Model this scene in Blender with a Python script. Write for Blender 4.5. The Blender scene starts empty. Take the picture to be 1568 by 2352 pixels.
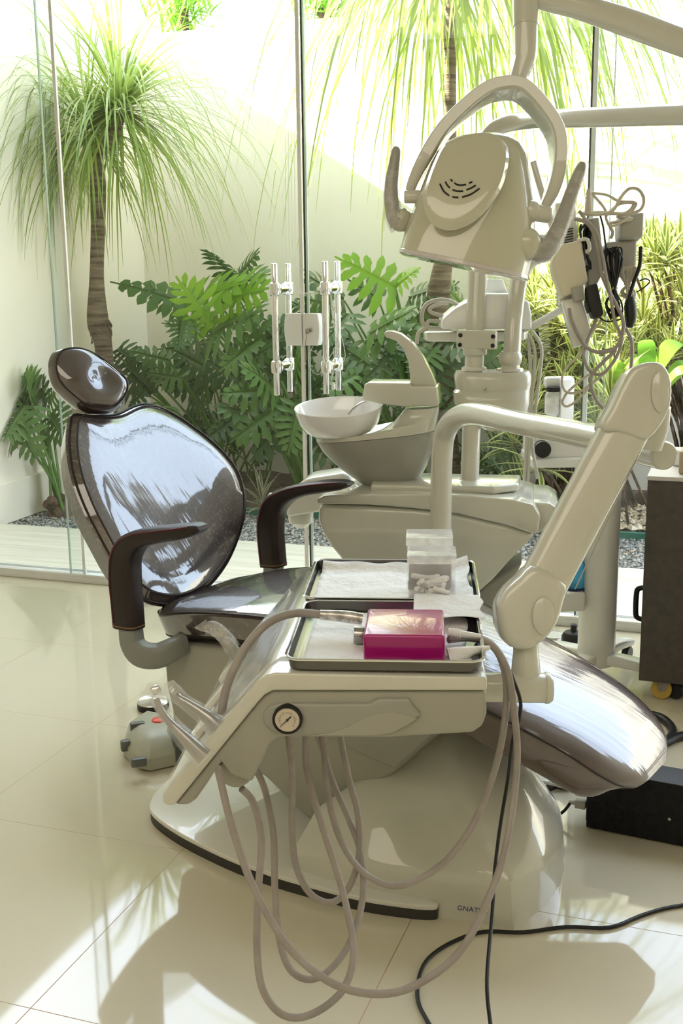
import bpy, bmesh, math, random
from mathutils import Vector, Matrix
random.seed(7)
V = Vector
S = bpy.context.scene
COL = S.collection
R = math.radians
PI = math.pi

# ------------------------------------------------------------------ camera
EYE = V((0, 0, 1.4))
FPX = 2600.0
pitch, roll, yaw = R(12.05), R(-.70), R(19.25)
_A = V((math.sin(yaw), math.cos(yaw), 0)); _B = V((math.cos(yaw), -math.sin(yaw), 0))
def _w(v): return V((v.dot(_B), v.dot(_A), v.z))
_f = V((0, math.cos(pitch), -math.sin(pitch))); _r = V((1, 0, 0)); _u = _r.cross(_f)
FW = _w(_f); RT = _w(_r*math.cos(roll)+_u*math.sin(roll)); UP = _w(-_r*math.sin(roll)+_u*math.cos(roll))
cam = bpy.data.cameras.new('camera'); camo = bpy.data.objects.new('camera', cam); COL.objects.link(camo)
cam.sensor_fit = 'VERTICAL'; cam.sensor_height = 36; cam.lens = 36*FPX/2352; cam.clip_start = .05
m = Matrix((RT, UP, -FW)).transposed().to_4x4(); m.translation = EYE; camo.matrix_world = m
S.camera = camo
# ------------------------------------------------------------------ light
S.view_settings.view_transform = 'Standard'; S.view_settings.look = 'None'
S.view_settings.gamma = 1; S.view_settings.use_curve_mapping = False
S.view_settings.exposure = 1.74
wd = bpy.data.worlds.new('sky'); S.world = wd; wd.use_nodes = True
nt = wd.node_tree; bg = nt.nodes['Background']
sk = nt.nodes.new('ShaderNodeTexSky'); sk.sky_type = 'NISHITA'; sk.sun_disc = False
sk.sun_elevation = R(42); sk.sun_rotation = R(-70); sk.air_density = 1.3; sk.dust_density = 2.0
mw = nt.nodes.new('ShaderNodeMix'); mw.data_type = 'RGBA'; mw.inputs[0].default_value = .55; mw.inputs[7].default_value = (3.8, 4.0, 4.5, 1)
nt.links.new(sk.outputs[0], mw.inputs[6]); nt.links.new(mw.outputs[2], bg.inputs[0]); bg.inputs[1].default_value = .47
sl = bpy.data.lights.new('sun', 'SUN'); sl.energy = 15.0; sl.angle = R(.6); sl.color = (1, .95, .84)
so = bpy.data.objects.new('sun', sl); COL.objects.link(so); so.location = (-8, 2, 6)
so.rotation_euler = V((1, .32, -.62)).to_track_quat('-Z', 'Y').to_euler()
al = bpy.data.lights.new('room_fill', 'AREA'); al.shape = 'RECTANGLE'; al.size = 4.5; al.size_y = 2.2; al.energy = 20; al.color = (1, .90, .74)  # broad warm fill added to brighten the room, no fixture behind it
ao = bpy.data.objects.new('room_fill', al); COL.objects.link(ao); ao.location = (-.8, -1.0, 3.5)

# ------------------------------------------------------------------ measuring helpers: a sight line meets a real plane
def ray(x, y): return FW+RT*((x-784)/FPX)-UP*((y-1176)/FPX)
def D(x, y, d): return EYE+ray(x, y)*d
def atY(x, y, Y): d = ray(x, y); return EYE+d*(Y/d.y)
def atX(x, y, X): d = ray(x, y); return EYE+d*(X/d.x)
def atZ(x, y, z=0): d = ray(x, y); return EYE+d*((z-EYE.z)/d.z)
def onP(x, y, P, n): d = ray(x, y); return EYE+d*((P-EYE).dot(n)/d.dot(n))
class Frame:
    def __init__(s, O, ang, tilt=None):
        s.O = V(O); s.x = V((math.cos(ang), math.sin(ang), 0)); s.y = V((-math.sin(ang), math.cos(ang), 0)); s.z = V((0, 0, 1))
    def __call__(s, a, b, c): return s.O+s.x*a+s.y*b+s.z*c
    def px(s, x, y, l):                       # where the sight line meets the plane local y = l
        return onP(x, y, s.O+s.y*l, s.y)
    def loc(s, p): q = p-s.O; return V((q.dot(s.x), q.dot(s.y), q.dot(s.z)))

# ------------------------------------------------------------------ mesh helpers
def new(): return bmesh.new()
def crom(pts, sub):
    pts = [V(p) for p in pts]
    if len(pts) < 3 or sub <= 1: return pts
    out = []; n = len(pts)
    for i in range(n-1):
        p0 = pts[max(i-1, 0)]; p1 = pts[i]; p2 = pts[i+1]; p3 = pts[min(i+2, n-1)]
        for k in range(sub):
            t = k/sub
            out.append(.5*((2*p1)+(p2-p0)*t+(2*p0-5*p1+4*p2-p3)*t*t+(3*p1-p0-3*p2+p3)*t**3))
    out.append(pts[-1]); return out
def cromf(vals, sub):
    return [v.x for v in crom([V((a, 0, 0)) for a in vals], sub)]
def closedc(pts, sub):
    pts = [V(p) for p in pts]; n = len(pts); out = []
    for i in range(n):
        p0, p1, p2, p3 = pts[i-1], pts[i], pts[(i+1) % n], pts[(i+2) % n]
        for k in range(sub):
            t = k/sub
            out.append(.5*((2*p1)+(p2-p0)*t+(2*p0-5*p1+4*p2-p3)*t*t+(3*p1-p0-3*p2+p3)*t**3))
    return out
def loft(bm, rings, cap=(True, True), closed=True):
    rs = [[bm.verts.new(p) for p in r] for r in rings]; n = len(rings[0])
    for a, b in zip(rs, rs[1:]):
        for i in range(n if closed else n-1):
            j = (i+1) % n; bm.faces.new((a[i], a[j], b[j], b[i]))
    if cap[0]: bm.faces.new(list(reversed(rs[0])))
    if cap[1]: bm.faces.new(rs[-1])
    return bm
def tube(bm, pts, r, seg=10, sub=5, cap=True, flat=1.0, up=None, shape=None):
    """round (or flat / shaped) tube along a smooth path"""
    rr = r if isinstance(r, (list, tuple)) else None
    P = crom(pts, sub)
    if rr: Rr = cromf(list(rr), sub) if len(pts) >= 3 and sub > 1 else list(rr)
    else: Rr = [r]*len(P)
    T = []
    for i in range(len(P)):
        t = P[min(i+1, len(P)-1)]-P[max(i-1, 0)]
        T.append(t.normalized() if t.length > 1e-9 else V((0, 0, 1)))
    n = up.copy() if up else (V((0, 0, 1)) if abs(T[0].z) < .9 else V((0, 1, 0)))
    n = (n-T[0]*n.dot(T[0])).normalized(); rings = []
    for p, t, q in zip(P, T, Rr):
        n = (n-t*n.dot(t)); n = n.normalized() if n.length > 1e-6 else t.orthogonal().normalized()
        b = t.cross(n)
        if shape: rings.append([p+n*(c[1]*q)+b*(c[0]*q) for c in shape])
        else: rings.append([p+n*(math.cos(2*PI*k/seg)*q*flat)+b*(math.sin(2*PI*k/seg)*q) for k in range(seg)])
    loft(bm, rings, (cap, cap)); return bm
def rsq(e=.25, seg=5):
    """unit rounded square section"""
    o = []
    for cx, cy, a0 in ((1-e, 1-e, 0), (-1+e, 1-e, 90), (-1+e, -1+e, 180), (1-e, -1+e, 270)):
        for k in range(seg+1):
            a = R(a0+90*k/seg); o.append((cx+e*math.cos(a), cy+e*math.sin(a)))
    return o
def rrect(w, h, e, seg=4):
    o = []
    for cx, cy, a0 in ((w-e, h-e, 0), (-w+e, h-e, 90), (-w+e, -h+e, 180), (w-e, -h+e, 270)):
        for k in range(seg+1):
            a = R(a0+90*k/seg); o.append((cx+e*math.cos(a), cy+e*math.sin(a)))
    return o
def basis(ax):
    ax = V(ax).normalized(); u = ax.orthogonal().normalized() if abs(ax.z) < .99 else V((1, 0, 0)); return ax, u, ax.cross(u)
def lathe(bm, O, prof, ax=(0, 0, 1), seg=28, cap=(True, True), sx=1.0, u=None):
    """prof = [(radius, height)...] along ax"""
    ax = V(ax).normalized()
    if u is None: _, u, v = basis(ax)
    else: u = (u-ax*u.dot(ax)).normalized(); v = ax.cross(u)
    O = V(O)
    loft(bm, [[O+ax*h+u*(math.cos(2*PI*k/seg)*r*sx)+v*(math.sin(2*PI*k/seg)*r) for k in range(seg)] for r, h in prof], cap); return bm
def cyl(bm, a, b, r, seg=20, e=.0):
    a, b = V(a), V(b); L = (b-a).length
    if e: prof = [(r-e, 0), (r-e*.3, e*.3), (r, e), (r, L-e), (r-e*.3, L-e*.3), (r-e, L)]
    else: prof = [(r, 0), (r, L)]
    return lathe(bm, a, prof, b-a, seg)
def ball(bm, c, r, sc=(1, 1, 1), seg=20, axes=None):
    c = V(c); X, Y, Z = axes if axes else (V((1, 0, 0)), V((0, 1, 0)), V((0, 0, 1)))
    rings = []
    for i in range(1, seg//2):
        a = -PI/2+PI*i/(seg//2)
        rings.append([c+X*(r*sc[0]*math.cos(a)*math.cos(2*PI*k/seg))+Y*(r*sc[1]*math.cos(a)*math.sin(2*PI*k/seg))+Z*(r*sc[2]*math.sin(a)) for k in range(seg)])
    loft(bm, rings); return bm
def bevel_last(bm, faces0, w, segs=3, ang=25):
    es = set()
    for f in bm.faces:
        if f in faces0: continue
        for e in f.edges:
            if len(e.link_faces) == 2 and e.calc_face_angle(0) > R(ang): es.add(e)
    if es: bmesh.ops.bevel(bm, geom=list(es), offset=w, segments=segs, profile=.5, affect='EDGES', clamp_overlap=True)
def prism(bm, pts, vec, bev=0, segs=3, ang=25):
    """outline (3D points) given a thickness along vec"""
    old = set(bm.faces); vec = V(vec)
    a = [bm.verts.new(V(p)) for p in pts]; b = [bm.verts.new(V(p)+vec) for p in pts]; n = len(a)
    bm.faces.new(a); bm.faces.new(list(reversed(b)))
    for i in range(n): j = (i+1) % n; bm.faces.new((a[j], a[i], b[i], b[j]))
    bmesh.ops.recalc_face_normals(bm, faces=[f for f in bm.faces if f not in old])
    if bev: bevel_last(bm, old, bev, segs, ang)
    return bm
def box(bm, c, hx, hy, hz, fr=None, bev=0, segs=3):
    X, Y, Z = (fr.x, fr.y, fr.z) if fr else (V((1, 0, 0)), V((0, 1, 0)), V((0, 0, 1)))
    c = V(c); pts = [c-X*hx-Y*hy-Z*hz, c+X*hx-Y*hy-Z*hz, c+X*hx+Y*hy-Z*hz, c-X*hx+Y*hy-Z*hz]
    return prism(bm, pts, Z*2*hz, bev, segs)
def bx(bm, x0, x1, y0, y1, z0, z1, bev=0): return box(bm, ((x0+x1)/2, (y0+y1)/2, (z0+z1)/2), (x1-x0)/2, (y1-y0)/2, (z1-z0)/2, None, bev)
def cushion(bm, outline, ctr, n, front, back, rings=9, pw=2.4, edge=.0, warp=None, pf=None):
    """padded pad: 3D outline, bulging along n"""
    n = V(n).normalized(); ctr = V(ctr); o = [V(p) for p in outline]
    def lay(h, s):
        out = []
        for k in range(rings):
            q = 1-(k/rings); t = q
            hh = h*(max(0, 1-t**pw))**(1/(pf or pw))
            out.append([ctr+(p-ctr)*t+n*(s*hh) for p in o])
        return out
    F = lay(front, 1); B = lay(back, -1)
    rs = list(reversed(B))[:-1]+[F[0]]+F[1:]
    if warp: rs = [[warp(p) for p in r] for r in rs]
    loft(bm, rs); return bm
def ribbon(bm, pts, side, w):
    vs = []
    for p, s, q in zip(pts, side, w): vs.append((bm.verts.new(p-s*q), bm.verts.new(p+s*q)))
    for a, b in zip(vs, vs[1:]): bm.faces.new((a[0], a[1], b[1], b[0]))
def obj(name, bm, mat, parent=None, smooth=True, ang=38, recalc=True, kind=None, label=None):
    if recalc and smooth != 'leaf': bmesh.ops.recalc_face_normals(bm, faces=bm.faces)
    me = bpy.data.meshes.new(name)
    if parent: off = V((0, 0, 0)); q = parent
    if parent:
        off = V(parent['_o'])
    else:
        xs = [v.co for v in bm.verts]
        mn = V((min(c.x for c in xs), min(c.y for c in xs), min(c.z for c in xs))); mx = V((max(c.x for c in xs), max(c.y for c in xs), 0))
        off = V(((mn.x+mx.x)/2, (mn.y+mx.y)/2, mn.z))
    for v in bm.verts: v.co -= off
    bm.to_mesh(me); bm.free()
    for p in me.polygons: p.use_smooth = bool(smooth)
    if smooth and smooth != 'leaf': me.set_sharp_from_angle(angle=R(ang))
    me.materials.append(mat)
    o = bpy.data.objects.new(name, me); COL.objects.link(o); o['_o'] = list(off)
    if parent: o.parent = parent
    else: o.location = off
    if parent and parent.type == 'MESH': pass
    if kind: o['kind'] = kind
    if label: o['label'] = label
    return o
def thing(name, loc, label, cat, group=None):
    o = bpy.data.objects.new(name, None); COL.objects.link(o); o.empty_display_size = .05
    o.location = V(loc); o['_o'] = list(V(loc)); o['label'] = label; o['category'] = cat
    if group: o['group'] = group
    return o
def tag(o, label, cat, group=None, kind=None):
    o['label'] = label; o['category'] = cat
    if group: o['group'] = group
    if kind: o['kind'] = kind
    return o
def struct(name, bm, mat, smooth=False): o = obj(name, bm, mat, None, smooth); o['kind'] = 'structure'; return o

# ------------------------------------------------------------------ materials
def mat(name, col, rough=.5, metal=0, coat=0, coat_rough=.03, trans=0, ior=1.45, spec=.5, coat_ior=1.5, sheen=0):
    m = bpy.data.materials.new(name); m.use_nodes = True; b = m.node_tree.nodes['Principled BSDF']
    b.inputs['Base Color'].default_value = (*col, 1); b.inputs['Roughness'].default_value = rough; b.inputs['Metallic'].default_value = metal
    b.inputs['Coat Weight'].default_value = coat; b.inputs['Coat Roughness'].default_value = coat_rough; b.inputs['Coat IOR'].default_value = coat_ior
    b.inputs['Transmission Weight'].default_value = trans; b.inputs['IOR'].default_value = ior; b.inputs['Specular IOR Level'].default_value = spec
    m['_b'] = 1; return m
def N(m, t): return m.node_tree.nodes.new(t)
def Lk(m, a, b): m.node_tree.links.new(a, b)
def B(m): return m.node_tree.nodes['Principled BSDF']
def coords(m, scale=(1, 1, 1), rot=(0, 0, 0), kind='Object'):
    t = N(m, 'ShaderNodeTexCoord'); mp = N(m, 'ShaderNodeMapping'); mp.inputs['Scale'].default_value = scale; mp.inputs['Rotation'].default_value = rot
    Lk(m, t.outputs[kind], mp.inputs['Vector']); return mp.outputs[0]
def noise(m, vec, scale, det=4, rough=.55):
    n = N(m, 'ShaderNodeTexNoise'); n.inputs['Scale'].default_value = scale; n.inputs['Detail'].default_value = det; n.inputs['Roughness'].default_value = rough
    if vec: Lk(m, vec, n.inputs['Vector'])
    return n.outputs['Fac']
def ramp(m, fac, stops):
    r = N(m, 'ShaderNodeValToRGB'); els = r.color_ramp.elements
    while len(els) < len(stops): els.new(.5)
    for e, (p, c) in zip(els, stops): e.position = p; e.color = (*c, 1) if len(c) == 3 else c
    Lk(m, fac, r.inputs[0]); return r.outputs[0]
def bump(m, h, strength, dist=.01, coat=False):
    b = N(m, 'ShaderNodeBump'); b.inputs['Strength'].default_value = strength; b.inputs['Distance'].default_value = dist
    Lk(m, h, b.inputs['Height']); Lk(m, b.outputs[0], B(m).inputs['Normal'])
    if coat: Lk(m, b.outputs[0], B(m).inputs['Coat Normal'])
    return b
def mixc(m, f, a, b):
    x = N(m, 'ShaderNodeMix'); x.data_type = 'RGBA'
    if hasattr(f, 'links'): Lk(m, f, x.inputs[0])
    else: x.inputs[0].default_value = f
    for s, i in ((a, 6), (b, 7)):
        if isinstance(s, tuple): x.inputs[i].default_value = (*s, 1)
        else: Lk(m, s, x.inputs[i])
    return x.outputs[2]
def vary(m, c1, c2, scale, det=3, rng=(.35, .65), bmp=0, bd=.002, sc=(1, 1, 1)):
    n = noise(m, coords(m, sc), scale, det); Lk(m, ramp(m, n, [(rng[0], c1), (rng[1], c2)]), B(m).inputs['Base Color'])
    if bmp: bump(m, n, bmp, bd)
    return m
def math_(m, op, a, b=None):
    n = N(m, 'ShaderNodeMath'); n.operation = op
    for s, i in ((a, 0), (b, 1)):
        if s is None: continue
        if hasattr(s, 'links'): Lk(m, s, n.inputs[i])
        else: n.inputs[i].default_value = s
    return n.outputs[0]

M = {}
M['ivory'] = vary(mat('ivory_plastic', (.64, .62, .52), .28, coat=1, coat_rough=.03, coat_ior=1.6), (.595, .585, .50), (.65, .64, .555), 3)
M['ivory_pale'] = mat('pale_plastic', (.74, .73, .66), .25, coat=.6)
M['ivory_lamp'] = mat('lamp_plastic', (.57, .555, .42), .22, coat=1, coat_rough=.03, coat_ior=1.6)
M['ivory_shade'] = mat('matt_shaded_ivory', (.37, .36, .30), .5)  # darker copy of the ivory: shade on the sides put into the colour
M['grey_plastic'] = mat('warm_grey_plastic', (.33, .325, .28), .35, coat=.4)
M['grey_dark'] = mat('dark_grey_plastic', (.12, .125, .115), .4)
M['arm_grey'] = mat('armrest_grey', (.25, .255, .23), .4)
M['ivory_box'] = mat('cream_box', (.74, .68, .52), .45); M['box_grey'] = mat('warm_grey_box', (.40, .385, .34), .45)
M['white'] = mat('white_plastic', (.82, .82, .80), .3, coat=.4)
M['ceramic'] = mat('white_ceramic', (.93, .92, .91), .08, coat=1, coat_rough=.02)
M['black'] = mat('black_rubber', (.012, .012, .012), .45)
M['blackmetal'] = vary(mat('black_metal', (.012, .012, .012), .6, spec=.2), (.010, .010, .010), (.02, .02, .02), 60)
M['charcoal'] = mat('charcoal_edge', (.04, .038, .034), .5)
M['chrome'] = mat('chrome', (.86, .86, .87), .07, 1)
M['steel'] = mat('brushed_steel', (.42, .41, .40), .22, 1)
M['tray'] = mat('dark_steel', (.16, .155, .15), .25, 1)
M['alu'] = vary(mat('aluminium', (.80, .79, .77), .35, .1), (.78, .77, .75), (.85, .84, .82), 8)
M['trolley'] = vary(mat('trolley_grey', (.085, .072, .062), .55, .2), (.078, .066, .057), (.095, .080, .070), 40)
M['hose'] = vary(mat('hose_grey', (.33, .29, .26), .45), (.31, .275, .245), (.37, .33, .30), 25)
M['hose_pale'] = mat('pale_hose', (.50, .47, .40), .4)
M['cable_white'] = mat('ivory_cable', (.55, .50, .40), .45)
M['pink'] = mat('pink_plastic', (.40, .008, .17), .25, coat=.6)
M['blue'] = mat('blue_bottle', (.05, .35, .62), .1, trans=.5)
M['blue_dark'] = mat('navy_plastic', (.01, .03, .10), .3)
M['orange'] = mat('red_button', (.85, .08, .02), .4)
M['yellow_wheel'] = mat('yellow_polyurethane', (.75, .52, .12), .25, trans=.3)
M['ink_blue'] = mat('blue_lettering', (.012, .010, .16), .4)
M['ink_red'] = mat('red_mark', (.75, .06, .02), .4)
M['ink_yellow'] = mat('yellow_mark', (.85, .45, .03), .4)
M['face'] = mat('gauge_face', (.62, .54, .42), .4, coat=1)
M['clay'] = mat('dark_ink', (.03, .03, .03), .5)
M['maroon'] = mat('maroon_piping', (.10, .008, .015), .5)
M['thread'] = mat('tan_thread', (.30, .15, .05), .6)
M['cotton'] = mat('white_cotton', (.82, .80, .76), .8)
M['green_hose'] = mat('green_edging', (.03, .16, .11), .4)
# leather
def leather(name, film, amt=.75):
    m = mat(name, (.042, .026, .024), .42, coat=1.0 if film else 0, coat_rough=.05, coat_ior=2.2)
    n = noise(m, coords(m), 190, 3)
    c = mixc(m, noise(m, coords(m), 6, 3), ((.034, .019, .018) if film else (.014, .008, .0075)), ((.055, .034, .032) if film else (.026, .015, .014)))
    if film:
        # clear stretch film: fine white stretch lines in two directions, patchy
        v1 = coords(m, (4, 60, 14), (.35, .3, .5)); v2 = coords(m, (60, 4, 22), (.2, -.5, -.35))
        l1 = ramp(m, noise(m, v1, 3.2, 6, .72), [(.55, (0, 0, 0)), (.64, (1, 1, 1))])
        l2 = ramp(m, noise(m, v2, 3.0, 6, .72), [(.56, (0, 0, 0)), (.66, (1, 1, 1))])
        ln = mixc(m, .5, l1, l2); patch = ramp(m, noise(m, coords(m), 5, 2), [(.40, (.05, .05, .05)), (.62, (amt, amt, amt))])
        f = math_(m, 'MULTIPLY', ln, patch)
        c = mixc(m, f, c, (.48, .46, .45))
        h = math_(m, 'ADD', math_(m, 'MULTIPLY', noise(m, coords(m, (1, 1, 1)), 5, 2), 2.5), math_(m, 'MULTIPLY', noise(m, coords(m, (1, 8, 1), (.0, .0, .4)), 9, 1), .13))
        b = N(m, 'ShaderNodeBump'); b.inputs['Strength'].default_value = .5; b.inputs['Distance'].default_value = .002
        Lk(m, h, b.inputs['Height']); Lk(m, b.outputs[0], B(m).inputs['Coat Normal'])
    Lk(m, c, B(m).inputs['Base Color'])
    b = N(m, 'ShaderNodeBump'); b.inputs['Strength'].default_value = .25; b.inputs['Distance'].default_value = .002
    Lk(m, n, b.inputs['Height']); Lk(m, b.outputs[0], B(m).inputs['Normal'])
    return m
M['leather'] = leather('brown_leather', False); M['film'] = leather('film_wrapped_leather', True)
M['film_seat'] = leather('film_wrapped_seat_leather', True, .22)
M['film_smooth'] = mat('smooth_film_leather', (.045, .027, .026), .35, coat=1, coat_rough=.03, coat_ior=2.1)
_h = noise(M['film_smooth'], coords(M['film_smooth'], (1, 1, 1)), 9, 3); bump(M['film_smooth'], _h, .12, .006, True)
def leather_leg():
    m = M['film_leg'] = mat('taut_film_leather', (.075, .045, .042), .35, coat=1, coat_rough=.05, coat_ior=2.0)
    h = noise(m, coords(m, (2, 26, 2), (0, 0, R(-15))), 1.6, 3); bump(m, h, .16, .006, True)
leather_leg()
# clear plastics
def clear(name, alpha, col=(.9, .9, .9), rough=.12, sc=14, lo=.4):
    m = mat(name, col, rough, spec=.8); n = noise(m, coords(m), sc, 4)
    Lk(m, ramp(m, n, [(.38, (lo*alpha,)*3), (.62, (alpha,)*3)]), B(m).inputs['Alpha']); bump(m, n, .6, .004); return m
M['sleeve'] = clear('clear_sleeve', .30, (.85, .83, .80), .1)
M['acrylic'] = mat('clear_acrylic', (.97, .98, .98), .03, trans=1, ior=1.2)
M['wrap'] = clear('cling_wrap', .42, (.75, .72, .68), .2, 60)
def glass():
    m = bpy.data.materials.new('window_glass'); m.use_nodes = True; nt = m.node_tree; nt.nodes.remove(nt.nodes['Principled BSDF'])
    t = nt.nodes.new('ShaderNodeBsdfTransparent'); t.inputs[0].default_value = (.95, .975, .965, 1)
    g = nt.nodes.new('ShaderNodeBsdfGlossy'); g.inputs['Roughness'].default_value = 0
    fr = nt.nodes.new('ShaderNodeFresnel'); ge = nt.nodes.new('ShaderNodeNewGeometry'); mr = nt.nodes.new('ShaderNodeMapRange'); mr.inputs[3].default_value = 1.45; mr.inputs[4].default_value = 1/1.45
    nt.links.new(ge.outputs['Backfacing'], mr.inputs[0]); nt.links.new(mr.outputs[0], fr.inputs[0]); mx = nt.nodes.new('ShaderNodeMixShader')
    nt.links.new(fr.outputs[0], mx.inputs[0]); nt.links.new(t.outputs[0], mx.inputs[1]); nt.links.new(g.outputs[0], mx.inputs[2])
    nt.links.new(mx.outputs[0], nt.nodes['Material Output'].inputs[0]); return m
M['glass'] = glass()
M['glass_edge'] = mat('glass_edge_green', (.62, .74, .68), .15, trans=.4)
# floor: polished porcelain tiles with thin joints
def floor_mat():
    m = mat('polished_tile', (.70, .63, .47), .045, spec=.62, ior=1.55)
    t = N(m, 'ShaderNodeNewGeometry'); sx = N(m, 'ShaderNodeSeparateXYZ'); Lk(m, t.outputs['Position'], sx.inputs[0])
    def line(o, per, off, w):
        a = math_(m, 'ADD', o, off); a = math_(m, 'MODULO', a, per); a = math_(m, 'SUBTRACT', a, per/2); a = math_(m, 'ABSOLUTE', a)
        return math_(m, 'LESS_THAN', a, w)
    fx = math_(m, 'ADD', sx.outputs[0], 0.0)
    g = math_(m, 'MAXIMUM', line(sx.outputs[0], .622, .607+.311+.622*20, .0011), line(sx.outputs[1], .645, -1.645+.3225+.645*20, .0011))
    base = mixc(m, noise(m, coords(m), 1.4, 5), (.64, .58, .44), (.70, .64, .49))
    Lk(m, mixc(m, g, base, (.42, .27, .12)), B(m).inputs['Base Color'])
    Lk(m, math_(m, 'ADD', math_(m, 'MULTIPLY', g, .4), .045), B(m).inputs['Roughness'])
    return m
M['floor'] = floor_mat()
M['roomwall'] = vary(mat('room_paint', (.75, .72, .62), .7), (.58, .53, .42), (.62, .57, .46), 2)
M['ceiling'] = vary(mat('ceiling_paint', (.82, .80, .74), .8), (.52, .50, .45), (.56, .54, .49), 2)
M['garden_wall'] = vary(mat('garden_wall_paint', (.80, .74, .60), .85), (.84, .745, .61), (.90, .81, .68), 1.2, 6, (.3, .7), .1, .004)
def deck():
    m = mat('deck_tile', (.72, .66, .54), .4)
    n = noise(m, coords(m, (.6, 14, 1), (0, 0, R(-25))), 2.2, 5); Lk(m, ramp(m, n, [(.35, (.62, .565, .455)), (.65, (.78, .73, .62))]), B(m).inputs['Base Color']); return m
M['deck'] = deck()
M['soil'] = vary(mat('soil', (.07, .045, .03), .95), (.035, .022, .015), (.14, .09, .06), 26, 8, (.35, .7), 1, .03)
M['gravel_bed'] = vary(mat('gravel_bed', (.2, .2, .19), .9), (.09, .09, .085), (.33, .32, .30), 70, 6, (.38, .62), 1, .02)
def pebb(name, stops):
    m = mat(name, (.3, .3, .3), .7); g = N(m, 'ShaderNodeNewGeometry'); Lk(m, ramp(m, g.outputs['Random Per Island'], stops), B(m).inputs['Base Color']); return m
M['gravel'] = pebb('grey_gravel', [(0, (.10, .105, .10)), (.35, (.20, .20, .19)), (.7, (.34, .33, .31)), (.93, (.55, .50, .42)), (1, (.45, .28, .15))])
M['pebble'] = pebb('cream_pebbles', [(0, (.45, .33, .20)), (.5, (.65, .52, .36)), (1, (.80, .72, .58))])
def leafm(name, c1, c2, tr=.45, sc=3, rough=.35, uvedge=None):
    m = mat(name, c1, rough, spec=.5); nt = m.node_tree; b = B(m)
    g = N(m, 'ShaderNodeNewGeometry'); c = mixc(m, g.outputs['Random Per Island'], c1, c2)
    if uvedge:
        u = N(m, 'ShaderNodeUVMap'); s = N(m, 'ShaderNodeSeparateXYZ'); Lk(m, u.outputs[0], s.inputs[0])
        a = math_(m, 'ABSOLUTE', math_(m, 'SUBTRACT', s.outputs[0], .5)); c = mixc(m, ramp(m, a, [(uvedge[0], (0, 0, 0)), (uvedge[0]+.06, (1, 1, 1))]), c, uvedge[1])
    Lk(m, c, b.inputs['Base Color'])
    tl = N(m, 'ShaderNodeBsdfTranslucent'); Lk(m, c, tl.inputs[0]); mx = N(m, 'ShaderNodeMixShader'); mx.inputs[0].default_value = tr
    Lk(m, b.outputs[0], mx.inputs[1]); Lk(m, tl.outputs[0], mx.inputs[2]); Lk(m, mx.outputs[0], nt.nodes['Material Output'].inputs[0]); return m
M['philo'] = leafm('philodendron_leaf', (.085, .17, .045), (.15, .26, .06))
M['philo_light'] = leafm('bright_philodendron_leaf', (.20, .40, .03), (.30, .50, .05), .55)
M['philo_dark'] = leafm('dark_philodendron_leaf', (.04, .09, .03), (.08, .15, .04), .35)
M['petiole'] = mat('green_stalk', (.10, .20, .03), .4)
M['palm'] = leafm('ponytail_leaf', (.22, .32, .07), (.38, .46, .10), .5)
M['dracaena'] = leafm('striped_leaf', (.18, .27, .04), (.28, .36, .06), .5, uvedge=(.22, (.82, .78, .36)))
M['orchid'] = leafm('broad_green_leaf', (.15, .35, .03), (.25, .42, .05), .5)
M['tricolor'] = leafm('tricolour_leaf', (.14, .17, .08), (.22, .24, .12), .4, uvedge=(.26, (.62, .55, .42)))
M['bark'] = vary(mat('palm_bark', (.16, .11, .07), .9), (.10, .065, .04), (.27, .20, .13), 5, 8, (.35, .65), 1, .02, (1, 1, 9))
M['bark_dark'] = vary(mat('dark_bark', (.10, .06, .04), .95), (.05, .03, .02), (.20, .13, .08), 16, 8, (.35, .65), 1, .03)
M['paper'] = mat('tray_paper', (.86, .86, .85), .75); bump(M['paper'], noise(M['paper'], coords(M['paper'], (1, 1, 1)), 16, 5), .9, .02)
# ================================================================== SETTING
YG = 4.42          # the glass front
struct('floor', bx(new(), -4.2, 2.6, -2.7, YG+.06, -.10, 0), M['floor'])
struct('ceiling', bx(new(), -4.2, 2.6, -2.7, YG+.05, 3.60, 3.8), M['ceiling'])
struct('wall_left', bx(new(), -4.2, -4.0, -2.7, YG, 0, 3.6), M['roomwall'])
struct('wall_right', bx(new(), 2.4, 2.6, -2.7, YG, 0, 3.6), M['roomwall'])
struct('wall_back', bx(new(), -4.0, 2.4, -2.7, -2.5, 0, 3.6), M['roomwall'])
# garden shell
struct('garden_wall_left', bx(new(), -4.18, -3.98, YG, 7.45, -.1, 3.0), M['garden_wall'])
struct('garden_wall_back', bx(new(), -3.98, 5.5, 7.25, 7.45, -.1, 2.97), M['garden_wall'])
b = bx(new(), -3.98, -3.955, YG+.1, 7.25, -.02, .22, .006); struct('trim_1', b, M['garden_wall'])
struct('deck', bx(new(), -3.98, 5.5, YG+.06, 5.36, -.08, .0), M['deck'])
struct('gravel_bed', bx(new(), -3.98, 5.5, 5.36, 6.12, -.08, -.03), M['gravel_bed'])
# planting bed of dark soil, gently heaped towards the wall
b = new(); nx, ny = 90, 16
g = [[b.verts.new((-3.98+9.4*i/nx, 6.08+1.17*j/ny, -.03+.05*math.sin(min(1, j/5)*PI/2)+random.uniform(-.012, .012))) for i in range(nx+1)] for j in range(ny+1)]
for j in range(ny):
    for i in range(nx): b.faces.new((g[j][i], g[j][i+1], g[j+1][i+1], g[j+1][i]))
struct('planting_bed', b, M['soil'], True)
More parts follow.
